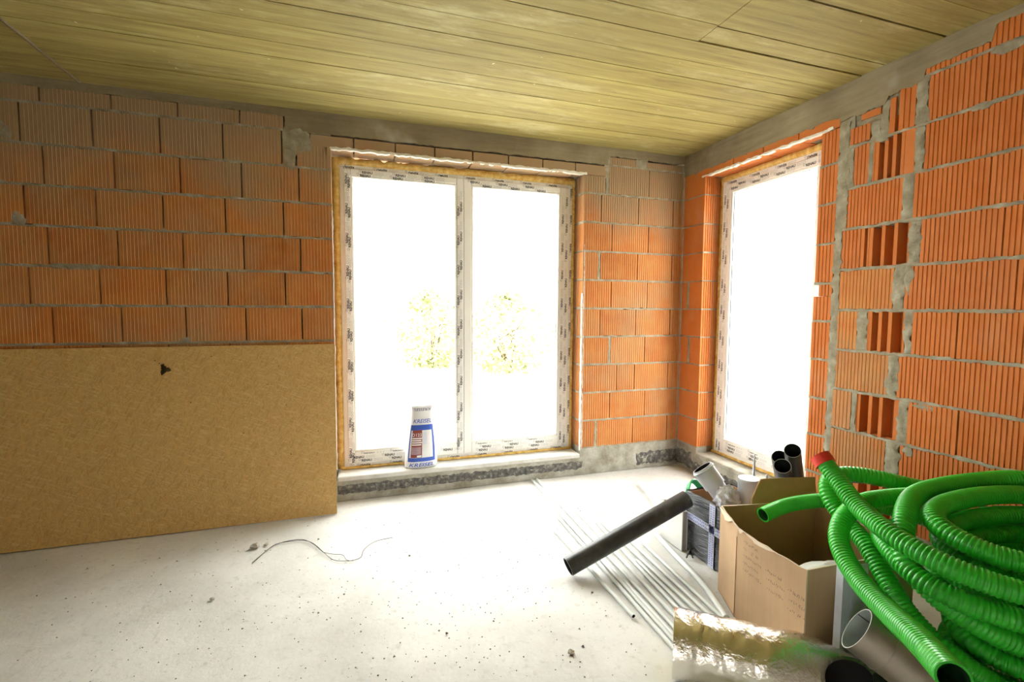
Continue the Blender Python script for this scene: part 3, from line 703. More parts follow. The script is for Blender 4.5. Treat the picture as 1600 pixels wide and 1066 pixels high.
# ------------------------------------------------------------------ outside
SHR = (.72, -.98)
def build_outside():
    mb = MB(); mb.box(-40, 45, .32, 60, -.35, -.12); mb.box(.32, 45, -30, .32, -.35, -.12); mb.box(-40, XL-.32, -30, .32, -.35, -.12); mb.box(XL-.32, .32, -30, YF-.32, -.35, -.12)
    tag(mb.build('ground', 'yard'), kind='structure')
    def shrub(name, loc, h, w, n, label, seed):
        rr = random.Random(seed); root = tag(empty(name, loc), label, 'shrub', 'shrubs beyond the terrace window')
        m = MB()
        for i in range(n):
            u = rr.random()**.5; th = rr.uniform(0, 2*PI); z = rr.uniform(.02, 1)*h; rad = w*.5*u*(math.sin(min(1, z/h)*PI*.8+.45)+.25*fbm(math.cos(th), math.sin(th)+seed, z, 1.6))
            c = Vector((math.cos(th)*rad, math.sin(th)*rad, z)); s = rr.uniform(.05, .10)
            a = Vector((rr.uniform(-1,1), rr.uniform(-1,1), rr.uniform(-1,1))).normalized(); b = a.orthogonal().normalized()
            m.add([c-a*s, c+b*s*.5, c+a*s, c-b*s*.5+Vector((0,0,s*.2))], [(0,1,2),(0,2,3)])
        m.build('foliage', 'leaf', root)
        m = MB()
        for i in range(5): m.tube([(0,0,0), (rr.uniform(-.15,.15)*w, rr.uniform(-.15,.15)*w, h*.4), (rr.uniform(-.35,.35)*w, rr.uniform(-.35,.35)*w, h*.8)], [.03,.02,.008], 6)
        m.build('stem', 'bark', root)
    shrub('garden_shrub', (SHR[0], 7.5, -.12), 2.0, 2.5, 2600, 'pale green shrub outside, seen through the right leaf of the terrace window', 3)
    shrub('garden_shrub', (SHR[1], 9.0, -.12), 2.1, 2.2, 2200, 'pale yellow-green shrub outside, seen through the left leaf of the terrace window', 4)
build_outside()

# ------------------------------------------------------------------ OSB sheet
def build_osb():
    L, H, T = 2.5, 1.232, .014
    root = tag(empty('osb_board', (-3.066, -.232, 0), (-math.atan2(.205, 1.215), 0, 0)), 'large sheet of oriented strand board leaning on the brick wall left of the window', 'board')
    m = MB(); m.bbox(-L, 0, 0, T, .003, H, .002); m.build('sheet', 'osb', root)
    # torn knot hole and screw holes
    m = MB(); rr = random.Random(4); cx, cz = -1.075, 1.085
    for i in range(9):
        a = rr.uniform(0, 6.28); d = rr.uniform(0, .03); s = rr.uniform(.008, .018); px, pz = cx+math.cos(a)*d, cz+math.sin(a)*d
        k = [(px+math.cos(t*1.05+a)*s*rr.uniform(.6,1.3), -.0015, pz+math.sin(t*1.05+a)*s*rr.uniform(.6,1.3)) for t in range(6)]
        m.add(k, [(0,1,2,3,4,5)])
    for (x, z) in ((-1.13, 1.14), (-1.105, 1.12), (-.80, 1.16), (-.45, .95), (-.38, 1.08), (-.12, .60), (-.60, .62), (-.30, .45), (-.33, .80), (-.92, .85)):
        m.add([(x+math.cos(t*1.05)*.004, -.001, z+math.sin(t*1.05)*.004) for t in range(6)], [(0,1,2,3,4,5)])
    tag(m.build('knot_hole', 'dark_stain', root), kind='stuff')
    m = MB(); m.box(-.0005, .0012, -.0006, T+.0006, .004, H-.001); m.build('cut_edge', 'osb_edge', root)
build_osb()

# ------------------------------------------------------------------ adhesive bag on the sill
def build_bag():
    root = tag(empty('adhesive_bag', (-2.425, .075, .193), (0, 0, .03)), 'white and blue paper sack of adhesive standing on the window sill', 'bag')
    H = .50
    def prof(t):      # half width, half depth at height fraction
        ws = [(0, .130, .055), (.06, .134, .066), (.3, .126, .070), (.5, .117, .062), (.70, .102, .046), (.82, .090, .028), (.92, .081, .016), (1, .085, .007)]
        for (a, w0, d0), (b, w1, d1) in zip(ws, ws[1:]):
            if t <= b: k = (t-a)/(b-a); return w0+(w1-w0)*k, d0+(d1-d0)*k
        return ws[-1][1:]
    def lean(t): return .012*t
    def front(x, z):
        t = max(0, min(1, z/H)); w, d = prof(t); u = max(-1, min(1, x/w))
        return -d*(1-abs(u)**3.2)**.6 + .004*fbm(x, z, 2, 14)
    n = 26; m = 40; vs = []; fs = []
    for j in range(n+1):
        t = j/n; w, d = prof(t); z = H*t
        for i in range(m):
            a = 2*PI*i/m; cx, sx = math.cos(a), math.sin(a)
            x = w*math.copysign(abs(cx)**.62, cx); y = front(x, z) if sx < 0 else d*(1-abs(x/w)**3.2)**.6 - .004*fbm(x, z, 8, 14)
            if abs(x) >= w*.999: y = 0
            vs.append((x+lean(t), y, z))
    fs = [(j*m+i, j*m+(i+1) % m, (j+1)*m+(i+1) % m, (j+1)*m+i) for j in range(n) for i in range(m)]
    fs += [tuple(range(m-1,-1,-1)), tuple(n*m+i for i in range(m))]
    b = MB(); b.add(vs, fs, 0, True); b.build('sack', 'bag_white', root)
    def patch(name, mat, u0, u1, z0, z1, off, nx=10, nz=12):
        p = MB(); vv = []
        for j in range(nz+1):
            z = z0+(z1-z0)*j/nz; w, d = prof(z/H)
            for i in range(nx+1):
                x = w*(u0+(u1-u0)*i/nx); vv.append((x+lean(z/H), front(x, z)-off, z))
        p.add(vv, [(j*(nx+1)+i, j*(nx+1)+i+1, (j+1)*(nx+1)+i+1, (j+1)*(nx+1)+i) for j in range(nz) for i in range(nx)], 0, True)
        return p.build(name, mat, root)
    patch('blue_field', 'bag_blue', -.86, .80, .058, .352, .0015, 14, 18)
    patch('white_field', 'bag_white', -.80, .66, .090, .310, .0025, 12, 14)
    patch('maroon_panel', 'bag_maroon', -.72, -.04, .092, .312, .0035)
    patch('pale_panel', 'bag_pale', .0, .30, .20, .308, .0035)
    def txt(name, mat, body, u, z, w, h, off=.005, rot=0.0, shear=.25, bold=.008):
        k = MB(); c, s = math.cos(rot), math.sin(rot)
        def fn(a, bb):
            x = u+a*c-bb*s; zz = z+a*s+bb*c; return (x+lean(zz/H), front(x, zz)-off, zz)
        put_text(k, body, fn, w, h, 0, bold, shear); k.build(name, mat, root)
    txt('lettering', 'bag_blue', 'KREISEL', -.004, .032, .20, .030); txt('lettering', 'bag_blue', 'KREISEL', .0, .382, .145, .030)
    txt('lettering', 'ink_slate', 'KREISEL', .0, .472, .140, .022, rot=PI)
    txt('lettering', 'bag_white', '122', -.03, .275, .046, .024, shear=0); txt('lettering', 'bag_white', 'O', -.073, .275, .022, .026, shear=0)
    for i in range(4): patch('print_line', 'bag_white', -.70, -.10+.05*(i % 2), .192+.017*i, .202+.017*i, .005, 6, 1)
    patch('print_line', 'bag_white', -.35, -.08, .096, .112, .005, 4, 1)
    for i in range(6): patch('print_line', 'bag_pale', -.70, -.12, .122+.010*i, .125+.010*i, .005, 6, 1)
build_bag()

# ------------------------------------------------------------------ conduits on the floor
def build_conduits():
    L = [((-1.678,-.943), (-1.666,-1.898)), ((-1.57,-.748), (-1.62,-2.20)), ((-1.535,-.70), (-1.592,-2.20)), ((-1.491,-.02), (-1.571,-2.20)), ((-1.443,-.02), (-1.536,-2.18)),
         ((-1.384,-.356), (-1.486,-2.16)), ((-1.342,-.818), (-1.446,-2.20)), ((-1.364,-1.457), (-1.404,-2.24)), ((-1.316,-.903), (-1.356,-2.26)), ((-1.245,-.711), (-1.322,-2.28)), ((-1.209,-1.247), (-1.285,-2.30))]
    labels = ['shortest white conduit rod, outermost towards the bare floor, with its open end showing', 'white conduit rod next to the outermost short one', 'third white conduit rod from the bare floor side',
              'long white conduit rod reaching the wall below the window, the left of that pair', 'long white conduit rod reaching the wall below the window, the right of that pair', 'white conduit rod ending about a step from the window wall',
              'white conduit rod in the middle of the bundle', 'white conduit rod starting in front of the dark pipe', 'white conduit rod third from the cardboard box side of the bundle',
              'white conduit rod second from the cardboard box side of the bundle', 'white conduit rod of the bundle nearest the cardboard box']
    for (a, b), lab in zip(L, labels):
        rad = .0105; z = rad+.002; m = MB(); d = Vector((b[0]-a[0], b[1]-a[1], 0)); n = 6
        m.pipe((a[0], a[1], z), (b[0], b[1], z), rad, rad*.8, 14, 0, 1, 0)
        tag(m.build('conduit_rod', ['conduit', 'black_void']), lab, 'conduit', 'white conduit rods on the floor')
    p = spline([(-.645,-.37,.02), (-.72,-.62,.018), (-.86,-.98,.018), (-1.03,-1.14,.018), (-1.10,-1.38,.018), (-1.16,-1.75,.018), (-1.255,-2.05,.018)], .03)
    m = MB(); m.tube(p, .0165, 14); tag(m.build('flexible_conduit', 'conduit'), 'thicker white flexible conduit curving past the white carton', 'conduit')
build_conduits()

# ------------------------------------------------------------------ dark pipe leaning on the boxes
def build_dark_pipe():
    m = MB(); a = Vector((-1.815, -1.47, .056)); b = Vector((-1.03, -1.46, .345))
    m.pipe(a, b, .051, .046, 32, 0, 1, 2)
    tag(m.build('drain_pipe', ['pipe_dark', 'black_void', 'pipe_rim']), 'dusty dark grey plastic pipe lying across the white rods with one end on the floor', 'pipe')
build_dark_pipe()

# ------------------------------------------------------------------ cartons
def carton(root, x0, x1, y0, y1, z1, t, mat, mat_in, names=True):
    """open-topped box from five boards"""
    for (a, b, c, d) in ((x0, x0+t, y0, y1), (x1-t, x1, y0, y1), (x0+t, x1-t, y0, y0+t), (x0+t, x1-t, y1-t, y1)):
        m = MB(); m.box(a, b, c, d, 0, z1); m.build('side', mat, root)
    m = MB(); m.box(x0+t, x1-t, y0+t, y1-t, 0, t); m.build('bottom', mat_in, root)
def build_white_carton():
    root = tag(empty('white_carton', (-1.03, -1.425, .002), (0, 0, .02)), 'open white carton behind the dark pipe, beside the film-wrapped box', 'box')
    for (a, b, c, d, mt) in ((0, .006, 0, .21, 'carton_white'), (.034, .040, 0, .21, 'carton_white'), (.006, .034, 0, .006, 'carton_shaded'), (.006, .034, .204, .21, 'carton_white')):  # near side and bottom of the white carton carry painted-in shade
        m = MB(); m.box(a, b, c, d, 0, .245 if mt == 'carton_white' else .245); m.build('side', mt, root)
    m = MB(); m.box(.006, .034, .006, .204, 0, .006); m.build('bottom', 'carton_shaded', root)
    m = MB(); m.add([(0,0,.245),(0,.21,.245),(-.02,.20,.262),(-.02,.01,.262)], [(0,1,2,3)]); m.add([(0,0,.247),(0,.21,.247),(-.02,.20,.264),(-.02,.01,.264)], [(3,2,1,0)])
    m.build('flap', 'carton_white', root)
build_white_carton()

def build_film_box():
    x0, x1, y0, y1, h = -.985, -.64, -1.775, -1.40, .375
    root = tag(empty('wrapped_box', (0, 0, .002)), 'open carton wrapped in black stretch film and printed tape beside the white carton', 'box')
    t = .006
    for (a, b, c, d) in ((x0+.004, x0+.004+t, y0+.004, y1-.004), (x1-.004-t, x1-.004, y0+.004, y1-.004), (x0+.01, x1-.01, y0+.004, y0+.004+t), (x0+.01, x1-.01, y1-.004-t, y1-.004)):
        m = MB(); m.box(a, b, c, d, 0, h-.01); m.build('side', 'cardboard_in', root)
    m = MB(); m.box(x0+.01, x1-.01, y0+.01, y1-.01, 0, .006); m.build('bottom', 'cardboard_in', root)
    # film: slightly wavy skin round the outside
    per = [(x0,y1),(x0,y0),(x1,y0),(x1,y1)]; ring = []
    for i in range(4):
        a, b = per[i], per[(i+1) % 4]
        for k in range(14): ring.append((a[0]+(b[0]-a[0])*k/14, a[1]+(b[1]-a[1])*k/14))
    nz = 22; n = len(ring); vs = []
    cx, cy = (x0+x1)/2, (y0+y1)/2
    for j in range(nz+1):
        for (x, y) in ring:
            z = h*j/nz; k = 1+.006*fbm(x*3, y*3, z*4, 4); top = .012*fbm(x, y, 9, 12) if j == nz else 0
            vs.append((cx+(x-cx)*k, cy+(y-cy)*k, max(.001, z+top)))
    fs = [(j*n+i, j*n+(i+1) % n, (j+1)*n+(i+1) % n, (j+1)*n+i) for j in range(nz) for i in range(n)]
    m = MB(); m.add(vs, fs, 0, False); m.build('stretch_film', 'film_black', root)
    # tape cross on the near-left face
    xf = x0-.006
    def band(y0_, y1_, z0_, z1_, nm='packing_tape'):
        m = MB(); m.add([(xf,y0_,z0_),(xf,y1_,z0_),(xf,y1_,z1_),(xf,y0_,z1_),(xf+.0015,y0_,z0_),(xf+.0015,y1_,z0_),(xf+.0015,y1_,z1_),(xf+.0015,y0_,z1_)], [(0,1,2,3),(4,7,6,5),(0,4,5,1),(1,5,6,2),(2,6,7,3),(3,7,4,0)])
        return m.build(nm, 'tape_pale', root)
    a = band(-1.655, -1.61, .0, h-.005); b = band(-1.775, -1.40, .20, .245); xf -= .0012; 
    m = MB(); rr3 = random.Random(5)
    for i in range(26):
        zc = .015+i*.0135
        for q in range(2):
            y_ = -1.652+q*.02+rr3.uniform(0, .006); m.add([(xf, y_, zc), (xf, y_+.010, zc+.001), (xf, y_+.010, zc+.006), (xf, y_, zc+.005)], [(0,1,2,3)])
    for i in range(26):
        yc = -1.77+i*.0142
        if -1.67 < yc < -1.60: continue
        for q in range(2):
            z_ = .206+q*.02+rr3.uniform(0, .006); m.add([(xf, yc, z_), (xf, yc+.007, z_), (xf, yc+.007, z_+.010), (xf, yc, z_+.010)], [(0,1,2,3)])
    m.build('tape_print', 'tape_ink', root)
build_film_box()

def build_film_box_contents():
    # grey socket pipe
    root = tag(empty('socket_pipe', (-.962, -1.535, .525)), 'grey plastic drain pipe with a collar sticking out of the wrapped box', 'pipe')
    ax = Vector((.30, -.30, -.55)).normalized()
    m = MB(); m.pipe(ax*-.035, ax*.085, .062, .055, 28, 0, 1, 0); m.build('socket', ['pipe_grey', 'black_void'], root)
    m = MB(); m.pipe(ax*.08, ax*.20, .054, .05, 28, 0, 1, 0); m.build('pipe_body', ['pipe_grey', 'black_void'], root)
    p = ax.orthogonal().normalized(); q = ax.cross(p)
    m = MB(); m.tube([ax*-.022 + p*math.cos(a*PI/14)*.062 + q*math.sin(a*PI/14)*.062 for a in range(29)], .007, 8); m.build('collar', 'pipe_grey', root)
    # short upright capped tube
    root = tag(empty('capped_tube', (-.812, -1.708, .012)), 'upright light grey capped tube standing in the wrapped box behind the torn flap', 'tube')
    m = MB(); m.tube([(0,0,0), (0,0,.51)], .056, 30); m.build('tube_body', 'pipe_grey', root)
    m = MB(); m.tube([(0,0,.505), (0,0,.521), (0,0,.525)], [.0585, .0585, .055], 30); m.build('lid', 'pipe_grey', root)
    # crumpled clear bag
    vs = []; fs = []; n, k = 14, 22; c = Vector((-.918, -1.672, .405))
    for j in range(n+1):
        th = PI*j/n
        for i in range(k):
            ph = 2*PI*i/k; d = Vector((math.sin(th)*math.cos(ph), math.sin(th)*math.sin(ph), math.cos(th)))
            r = 1+.35*fbm(d.x+3, d.y, d.z, 2.6)+.15*abs(fbm(d.x, d.y+5, d.z, 6)); vs.append(c+Vector((d.x*.062, d.y*.066, d.z*.075))*r)
    fs = [(j*k+i, j*k+(i+1) % k, (j+1)*k+(i+1) % k, (j+1)*k+i) for j in range(n) for i in range(k)]
    m = MB(); m.add(vs, fs, 0, False); tag(m.build('plastic_bag', 'bag_clear'), 'crumpled clear plastic bag on top of the wrapped box', 'bag')
build_film_box_contents()

def build_straps():
    def ribbon(name, pts, w, up, lab):
        p = spline(pts, .008); m = MB(); vs = []; up = Vector(up).normalized()
        for i, q in enumerate(p):
            t = (p[min(i+1, len(p)-1)]-p[max(0, i-1)]).normalized(); n = t.cross(up).normalized()
            for a, b in ((-1, -1), (1, -1), (1, 1), (-1, 1)): vs.append(q+up*a*w*.5+n*b*.0045)
        N = len(p); fs = [(i*4+a, i*4+(a+1) % 4, (i+1)*4+(a+1) % 4, (i+1)*4+a) for i in range(N-1) for a in range(4)] + [(3,2,1,0), ((N-1)*4, (N-1)*4+1, (N-1)*4+2, (N-1)*4+3)]
        m.add(vs, fs); tag(m.build(name, 'strap_green'), lab, 'strap', 'green straps by the cartons')
    ribbon('plastic_strap', [(-1.005,-1.31,.235), (-1.01,-1.32,.28), (-1.0,-1.345,.292), (-.99,-1.36,.268), (-1.02,-1.385,.25)], .034, (.8,-.3,.5), 'short green strap curl in the white carton')
    ribbon('plastic_strap', [(-1.00,-1.372,.262), (-.985,-1.40,.34), (-.945,-1.372,.402), (-.895,-1.352,.405), (-.86,-1.352,.37), (-.825,-1.345,.335)], .034, (.6,-.3,.75), 'green strap arching over the rim of the wrapped box')
build_straps()

def build_cardboard_box():
    A, B_, C_, D_, E_ = (-1.105,-1.822), (-1.195,-2.035), (-1.222,-2.43), (-.66,-2.47), (-.57,-1.93); H = .45; t = .007
    root = tag(empty('cardboard_box', (0, 0, .003)), 'large open brown cardboard box with handwriting, in front of the green hoses', 'box')
    def panel(p, q, name, h0, h1, bulge=0.0, mat=('cardboard', 'cardboard_in', 'cardboard_edge'), torn=0.0, n=14, seed=1):
        px, py = p; qx, qy = q; L = math.hypot(qx-px, qy-py); nx, ny = -(qy-py)/L, (qx-px)/L   # inward normal chosen by order
        nz = 8; out = []; inn = []
        for j in range(nz+1):
            for i in range(n+1):
                u = i/n; hh = (h0+(h1-h0)*u) + torn*fbm(u*L, seed, 0, 18); z = hh*j/nz
                bo = -bulge*math.sin(PI*u)*(j/nz)
                x, y = px+(qx-px)*u+nx*bo, py+(qy-py)*u+ny*bo
                out.append((x, y, z)); inn.append((x+nx*t, y+ny*t, z))
        g = lambda i, j: j*(n+1)+i
        f1 = [(g(i,j), g(i+1,j), g(i+1,j+1), g(i,j+1)) for j in range(nz) for i in range(n)]; m = MB()
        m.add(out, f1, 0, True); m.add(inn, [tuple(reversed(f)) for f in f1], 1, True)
        N = (n+1)*(nz+1); allv = out+inn; e = []
        for i in range(n): e += [(g(i,nz), g(i+1,nz), N+g(i+1,nz), N+g(i,nz))]
        for j in range(nz): e += [(g(0,j), g(0,j+1), N+g(0,j+1), N+g(0,j)), (g(n,j), N+g(n,j), N+g(n,j+1), g(n,j+1))]
        m.add(allv, e, 2)
        return m.build(name, list(mat), root)
    panel(A, B_, 'side', H+.005, H-.005, torn=.004, seed=1); panel(B_, C_, 'side', H-.005, H+.002, .012, torn=.006, seed=2)
    panel(C_, D_, 'side', H, H, -.01, seed=3); panel(D_, E_, 'side', H, H+.01, .01, seed=4); panel(E_, A, 'side', H+.01, H+.005, 0, seed=5)
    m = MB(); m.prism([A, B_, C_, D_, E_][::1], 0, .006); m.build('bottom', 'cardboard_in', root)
    # back flap standing up, torn left end
    p, q = Vector((-.93,-1.857,H)), Vector((-.565,-1.932,H)); vs = []; n = 20; upv = Vector((.05,.06,.115))
    for i in range(n+1):
        u = i/n; b0 = p.lerp(q, u); hh = min(1, .25+u*5.2)+.05*fbm(u, 3, 0, 12)*(1 if u < .2 else .25)
        tpt = b0+upv*hh; vs += [b0, tpt, tpt+Vector((-.002,.006,0)), b0+Vector((-.002,.006,0))]
    fs = [(i*4+a, (i+1)*4+a, (i+1)*4+(a+1) % 4, i*4+(a+1) % 4) for i in range(n) for a in range(4)] + [(0,1,2,3), (n*4+3, n*4+2, n*4+1, n*4)]
    m = MB(); m.add(vs, fs); m.build('flap', 'cardboard_in', root)
    # torn paper curls along the near rim
    rr = random.Random(3)
    for (u0, u1, dr) in ((.03, .75, 'ab'), (.02, .14, 'bc'), (.18, .62, 'bc')):
        P, Q = (A, B_) if dr == 'ab' else (B_, C_); vs = []; n = 12; L = math.hypot(Q[0]-P[0], Q[1]-P[1]); nx, ny = (Q[1]-P[1])/L, -(Q[0]-P[0])/L
        for i in range(n+1):
            u = u0+(u1-u0)*i/n; x, y = P[0]+(Q[0]-P[0])*u, P[1]+(Q[1]-P[1])*u; k = math.sin(PI*i/n); d = (.030 if dr == 'ab' else .016)*k*(1+.5*fbm(u, 2, 1, 20))
            bl = .012*math.sin(PI*u) if dr == 'bc' else 0
            vs += [(x+nx*(bl+.001), y+ny*(bl+.001), H+.001), (x+nx*(bl+.008), y+ny*(bl+.008), H-d*.4), (x+nx*(bl+.006), y+ny*(bl+.006), H-d)]
        fs = [(i*3+a, i*3+a+1, (i+1)*3+a+1, (i+1)*3+a) for i in range(n) for a in range(2)]
        m = MB(); m.add(vs, fs, 0, True); m.build('torn_edge', 'cardboard_edge', root)
    # handwriting on the long side
    P, Q = B_, C_; L = math.hypot(Q[0]-P[0], Q[1]-P[1]); dx, dy = (Q[0]-P[0])/L, (Q[1]-P[1])/L; nx, ny = dy, -dx
    def surf(u, z):
        bl = .012*math.sin(PI*max(0, min(1, u/L)))*(z/H)+.0016
        return (P[0]+dx*u+nx*bl, P[1]+dy*u+ny*bl, z)
    m = MB()
    rr2 = random.Random(8)
    for (u, z, w) in [(.055, .405, .085), (.05, .372, .10), (.05, .338, .12), (.05, .304, .10), (.05, .270, .12), (.195, .345, .09), (.20, .308, .10), (.205, .268, .085), (.315, .325, .08), (.32, .285, .075), (.315, .245, .08)]:
        m = MB(); x = u
        def stroke(p0, p1, t=.0011):
            d = Vector((p1[0]-p0[0], p1[1]-p0[1])); nn = Vector((-d.y, d.x)).normalized()*t
            q = [(p0[0]+nn.x, p0[1]+nn.y), (p0[0]-nn.x, p0[1]-nn.y), (p1[0]-nn.x, p1[1]-nn.y), (p1[0]+nn.x, p1[1]+nn.y)]
            m.add([surf(a, b) for a, b in q], [(0,1,2,3)])
        stroke((x, z), (x+.006, z)); x += .012
        while x < u+w:
            if rr2.random() < .12: x += .008; continue
            pts = [(x+rr2.uniform(0, .007), z+rr2.uniform(-.008, .008)) for _ in range(4)]
            for a, b in zip(pts, pts[1:]): stroke(a, b)
            x += .010
        tag(m.build('handwriting', 'pen', root), kind='stuff')
    # crease
    m = MB(); m.tube([(B_[0]-.001, B_[1], z*.05) for z in range(0, 9)], .0014, 5); m.build('crease', 'cardboard_in', root)
    # white sack inside
    vs = []; n, k = 10, 18; c = Vector((-.93, -2.27, .19))
    for j in range(n+1):
        th = PI*j/n
        for i in range(k):
            ph = 2*PI*i/k; d = Vector((math.sin(th)*math.cos(ph), math.sin(th)*math.sin(ph), math.cos(th))); r = 1+.12*fbm(d.x, d.y, d.z, 2)
            vs.append(c+Vector((d.x*.20, d.y*.13, d.z*.16))*r)
    m = MB(); m.add(vs, [(j*k+i, j*k+(i+1) % k, (j+1)*k+(i+1) % k, (j+1)*k+i) for j in range(n) for i in range(k)], 0, True)
    tag(m.build('foam_sack', 'carton_white'), 'rounded white sack lying inside the big cardboard box', 'bag')
build_cardboard_box()

# ------------------------------------------------------------------ black pipes behind the box
def build_black_pipes():
    ax = Vector((.55, .40, -.60)).normalized()
    for (c, lab) in (((-.589,-1.787,.699), 'black pipe standing highest of the three behind the cardboard box'), ((-.516,-1.638,.609), 'black pipe at the back left of the three behind the cardboard box'), ((-.672,-1.800,.622), 'black pipe at the front left of the three behind the cardboard box')):
        a = Vector(c); Lh = min((a.z-.06)/-ax.z, (-.055-a.x)/ax.x)
        m = MB(); m.pipe(a, a+ax*Lh, (.0455 if c[1] > -1.7 else .0435), .041, 30, 0, 1, 2); tag(m.build('black_pipe', ['pipe_black', 'black_void', 'pipe_rim']), lab, 'pipe', 'black pipes behind the cardboard box')
build_black_pipes()

def build_cartridges():
    for (loc, h, lab, tip) in (((-.40,-1.335,.0), .40, 'tall sealant bottle with dark blue label and pale nozzle behind the wrapped box', True), ((-.33,-1.375,.0), .375, 'second blue-labelled bottle half hidden behind the cardboard flap', False)):
        root = tag(empty('sealant_bottle', loc), lab, 'bottle')
        z = .20
        m = MB(); prof = [(.026, .0), (.028, .01), (.028, h-.10), (.022, h-.075), (.012, h-.06), (.012, h-.04)]
        m.tube([(0,0,q[1]) for q in prof], [q[0] for q in prof], 20); m.build('body', 'bottle_clear', root)
        m = MB(); m.tube([(0,0,h-.19), (0,0,h-.11)], .0288, 20); m.build('label', 'bag_blue', root)
        m = MB(); m.tube([(0,0,h-.05), (0,0,h-.02), (0,0,h+(.13 if tip else .02))], [.014, .010, .004], 12); m.build('nozzle', 'bottle_clear', root)
build_cartridges()

# ------------------------------------------------------------------ hoses
def hose(pts, D=.076, pitch=.0148, seg=20, name='hose', mat='hose_green', parent=None, open_end=0, closed=False):
    p = spline(pts, pitch/4, closed, 40); rad = []
    for i in range(len(p)): rad.append(D/2 - (0, .0014, .0058, .0014)[i % 4])
    m = MB(); m.tube(p, rad, seg, False, win=8)
    for end in (0, -1):
        q = p[end]; t = (p[1]-p[0]).normalized() if end == 0 else (p[-2]-p[-1]).normalized()
        m2 = MB(); m2.pipe(q, q+t*.12, D/2-.0015, D/2-.007, seg, 0, 1, 0); m.add(m2.v[:], m2.f, 0, True); m.mi[-len(m2.f):] = m2.mi
    return m.build(name, [mat, 'hose_inside'], parent), p
def build_hoses():
    root = tag(empty('hose_coil', (0, 0, 0)), 'coil of green corrugated hose by the brick wall, one end with a red cap', 'hose')
    H1 = [(-.929,-2.248,.81), (-.931,-2.304,.762), (-.988,-2.449,.695), (-1.086,-2.66,.675), (-1.076,-2.813,.650), (-1.031,-2.895,.634), (-.955,-2.975,.620), (-.78,-3.14,.61), (-.50,-3.24,.61), (-.22,-3.16,.61), (-.08,-2.97,.62)]
    o, p = hose(H1, parent=root)
    t = (p[0]-p[6]).normalized(); m = MB(); m.pipe(p[0]-t*.012, p[0]+t*.030, .0425, .036, 24, 0, 0, 0); m.tube([p[0]+t*.026, p[0]+t*.030], .0415, 24); m.build('end_cap', 'cap_red', root)
    L1 = [(-.239,-2.600,.712), (-.48,-2.572,.722), (-.735,-2.592,.722), (-.888,-2.655,.715), (-.928,-2.735,.697), (-.91,-2.825,.677), (-.85,-2.91,.668), (-.72,-3.04,.67), (-.48,-3.11,.68), (-.24,-3.04,.69), (-.11,-2.87,.70), (-.12,-2.69,.71)]
    hose(L1, parent=root, closed=True)
    for k in range(1, 9):        # layers below
        f = (.93 if k < 4 else .80)-.012*(k % 3); hose([(-.49+(x+.49)*f, -2.83+(y+2.83)*f, z-.079*k) for x, y, z in L1], parent=root, closed=True, seg=14)
    L2 = [(-.07,-2.85,.775), (-.06,-2.69,.77), (-.146,-2.545,.752), (-.357,-2.495,.745), (-.62,-2.492,.742), (-.80,-2.528,.735), (-.968,-2.610,.700), (-1.066,-2.675,.605), (-1.062,-2.760,.535), (-1.012,-2.845,.475), (-.885,-2.945,.418), (-.68,-3.13,.38), (-.40,-3.22,.36), (-.12,-3.12,.36)]
    hose(L2, parent=root)
    H2 = [(-.80,-2.47,.585), (-.92,-2.50,.60), (-1.025,-2.60,.598), (-1.085,-2.735,.570), (-1.055,-2.842,.545), (-.944,-2.955,.522), (-.74,-3.13,.50), (-.45,-3.23,.49), (-.15,-3.15,.49)]
    hose(H2, parent=root)
    H4 = [(-.30,-2.43,.62), (-.45,-2.412,.655), (-.577,-2.405,.672), (-.719,-2.385,.672), (-.856,-2.367,.660), (-1.005,-2.395,.605), (-1.088,-2.457,.548), (-1.18,-2.6,.507), (-1.322,-2.804,.533), (-1.471,-2.983,.591), (-1.602,-3.128,.634)]
    o, p = hose(H4, name='corrugated_hose'); tag(o, 'green corrugated hose arching down to an open end near the camera', 'hose', 'green hoses')
    H5 = [(-.12,-2.40,.60), (-.30,-2.37,.64), (-.488,-2.33,.679), (-.604,-2.247,.705), (-.70,-2.165,.705), (-.785,-2.155,.678), (-.823,-2.195,.615), (-.825,-2.282,.54), (-.887,-2.424,.505), (-.95,-2.56,.42), (-.985,-2.66,.36), (-.975,-2.78,.30), (-.88,-2.93,.22), (-.72,-3.08,.12)]
    o, p = hose(H5, name='corrugated_hose'); tag(o, 'green corrugated hose bending round behind the red cap and back under the coil', 'hose', 'green hoses')
    H6 = [(-.994,-1.989,.464), (-.835,-1.986,.495), (-.68,-2.035,.518), (-.524,-2.100,.515), (-.38,-2.20,.50), (-.25,-2.32,.46), (-.12,-2.42,.40)]
    o, p = hose(H6, D=.072, pitch=.009, name='corrugated_hose'); tag(o, 'green hose with its cut end hanging over the open cardboard box', 'hose', 'green hoses')
    bl = [(-.62,-2.03,.600), (-.571,-2.105,.640), (-.457,-2.175,.640), (-.34,-2.24,.60), (-.2,-2.28,.5)]
    o, p = hose(bl, D=.034, pitch=.009, seg=14, mat='hose_blue', name='blue_hose'); tag(o, 'thin blue corrugated hose behind the green hoses', 'hose')
build_hoses()

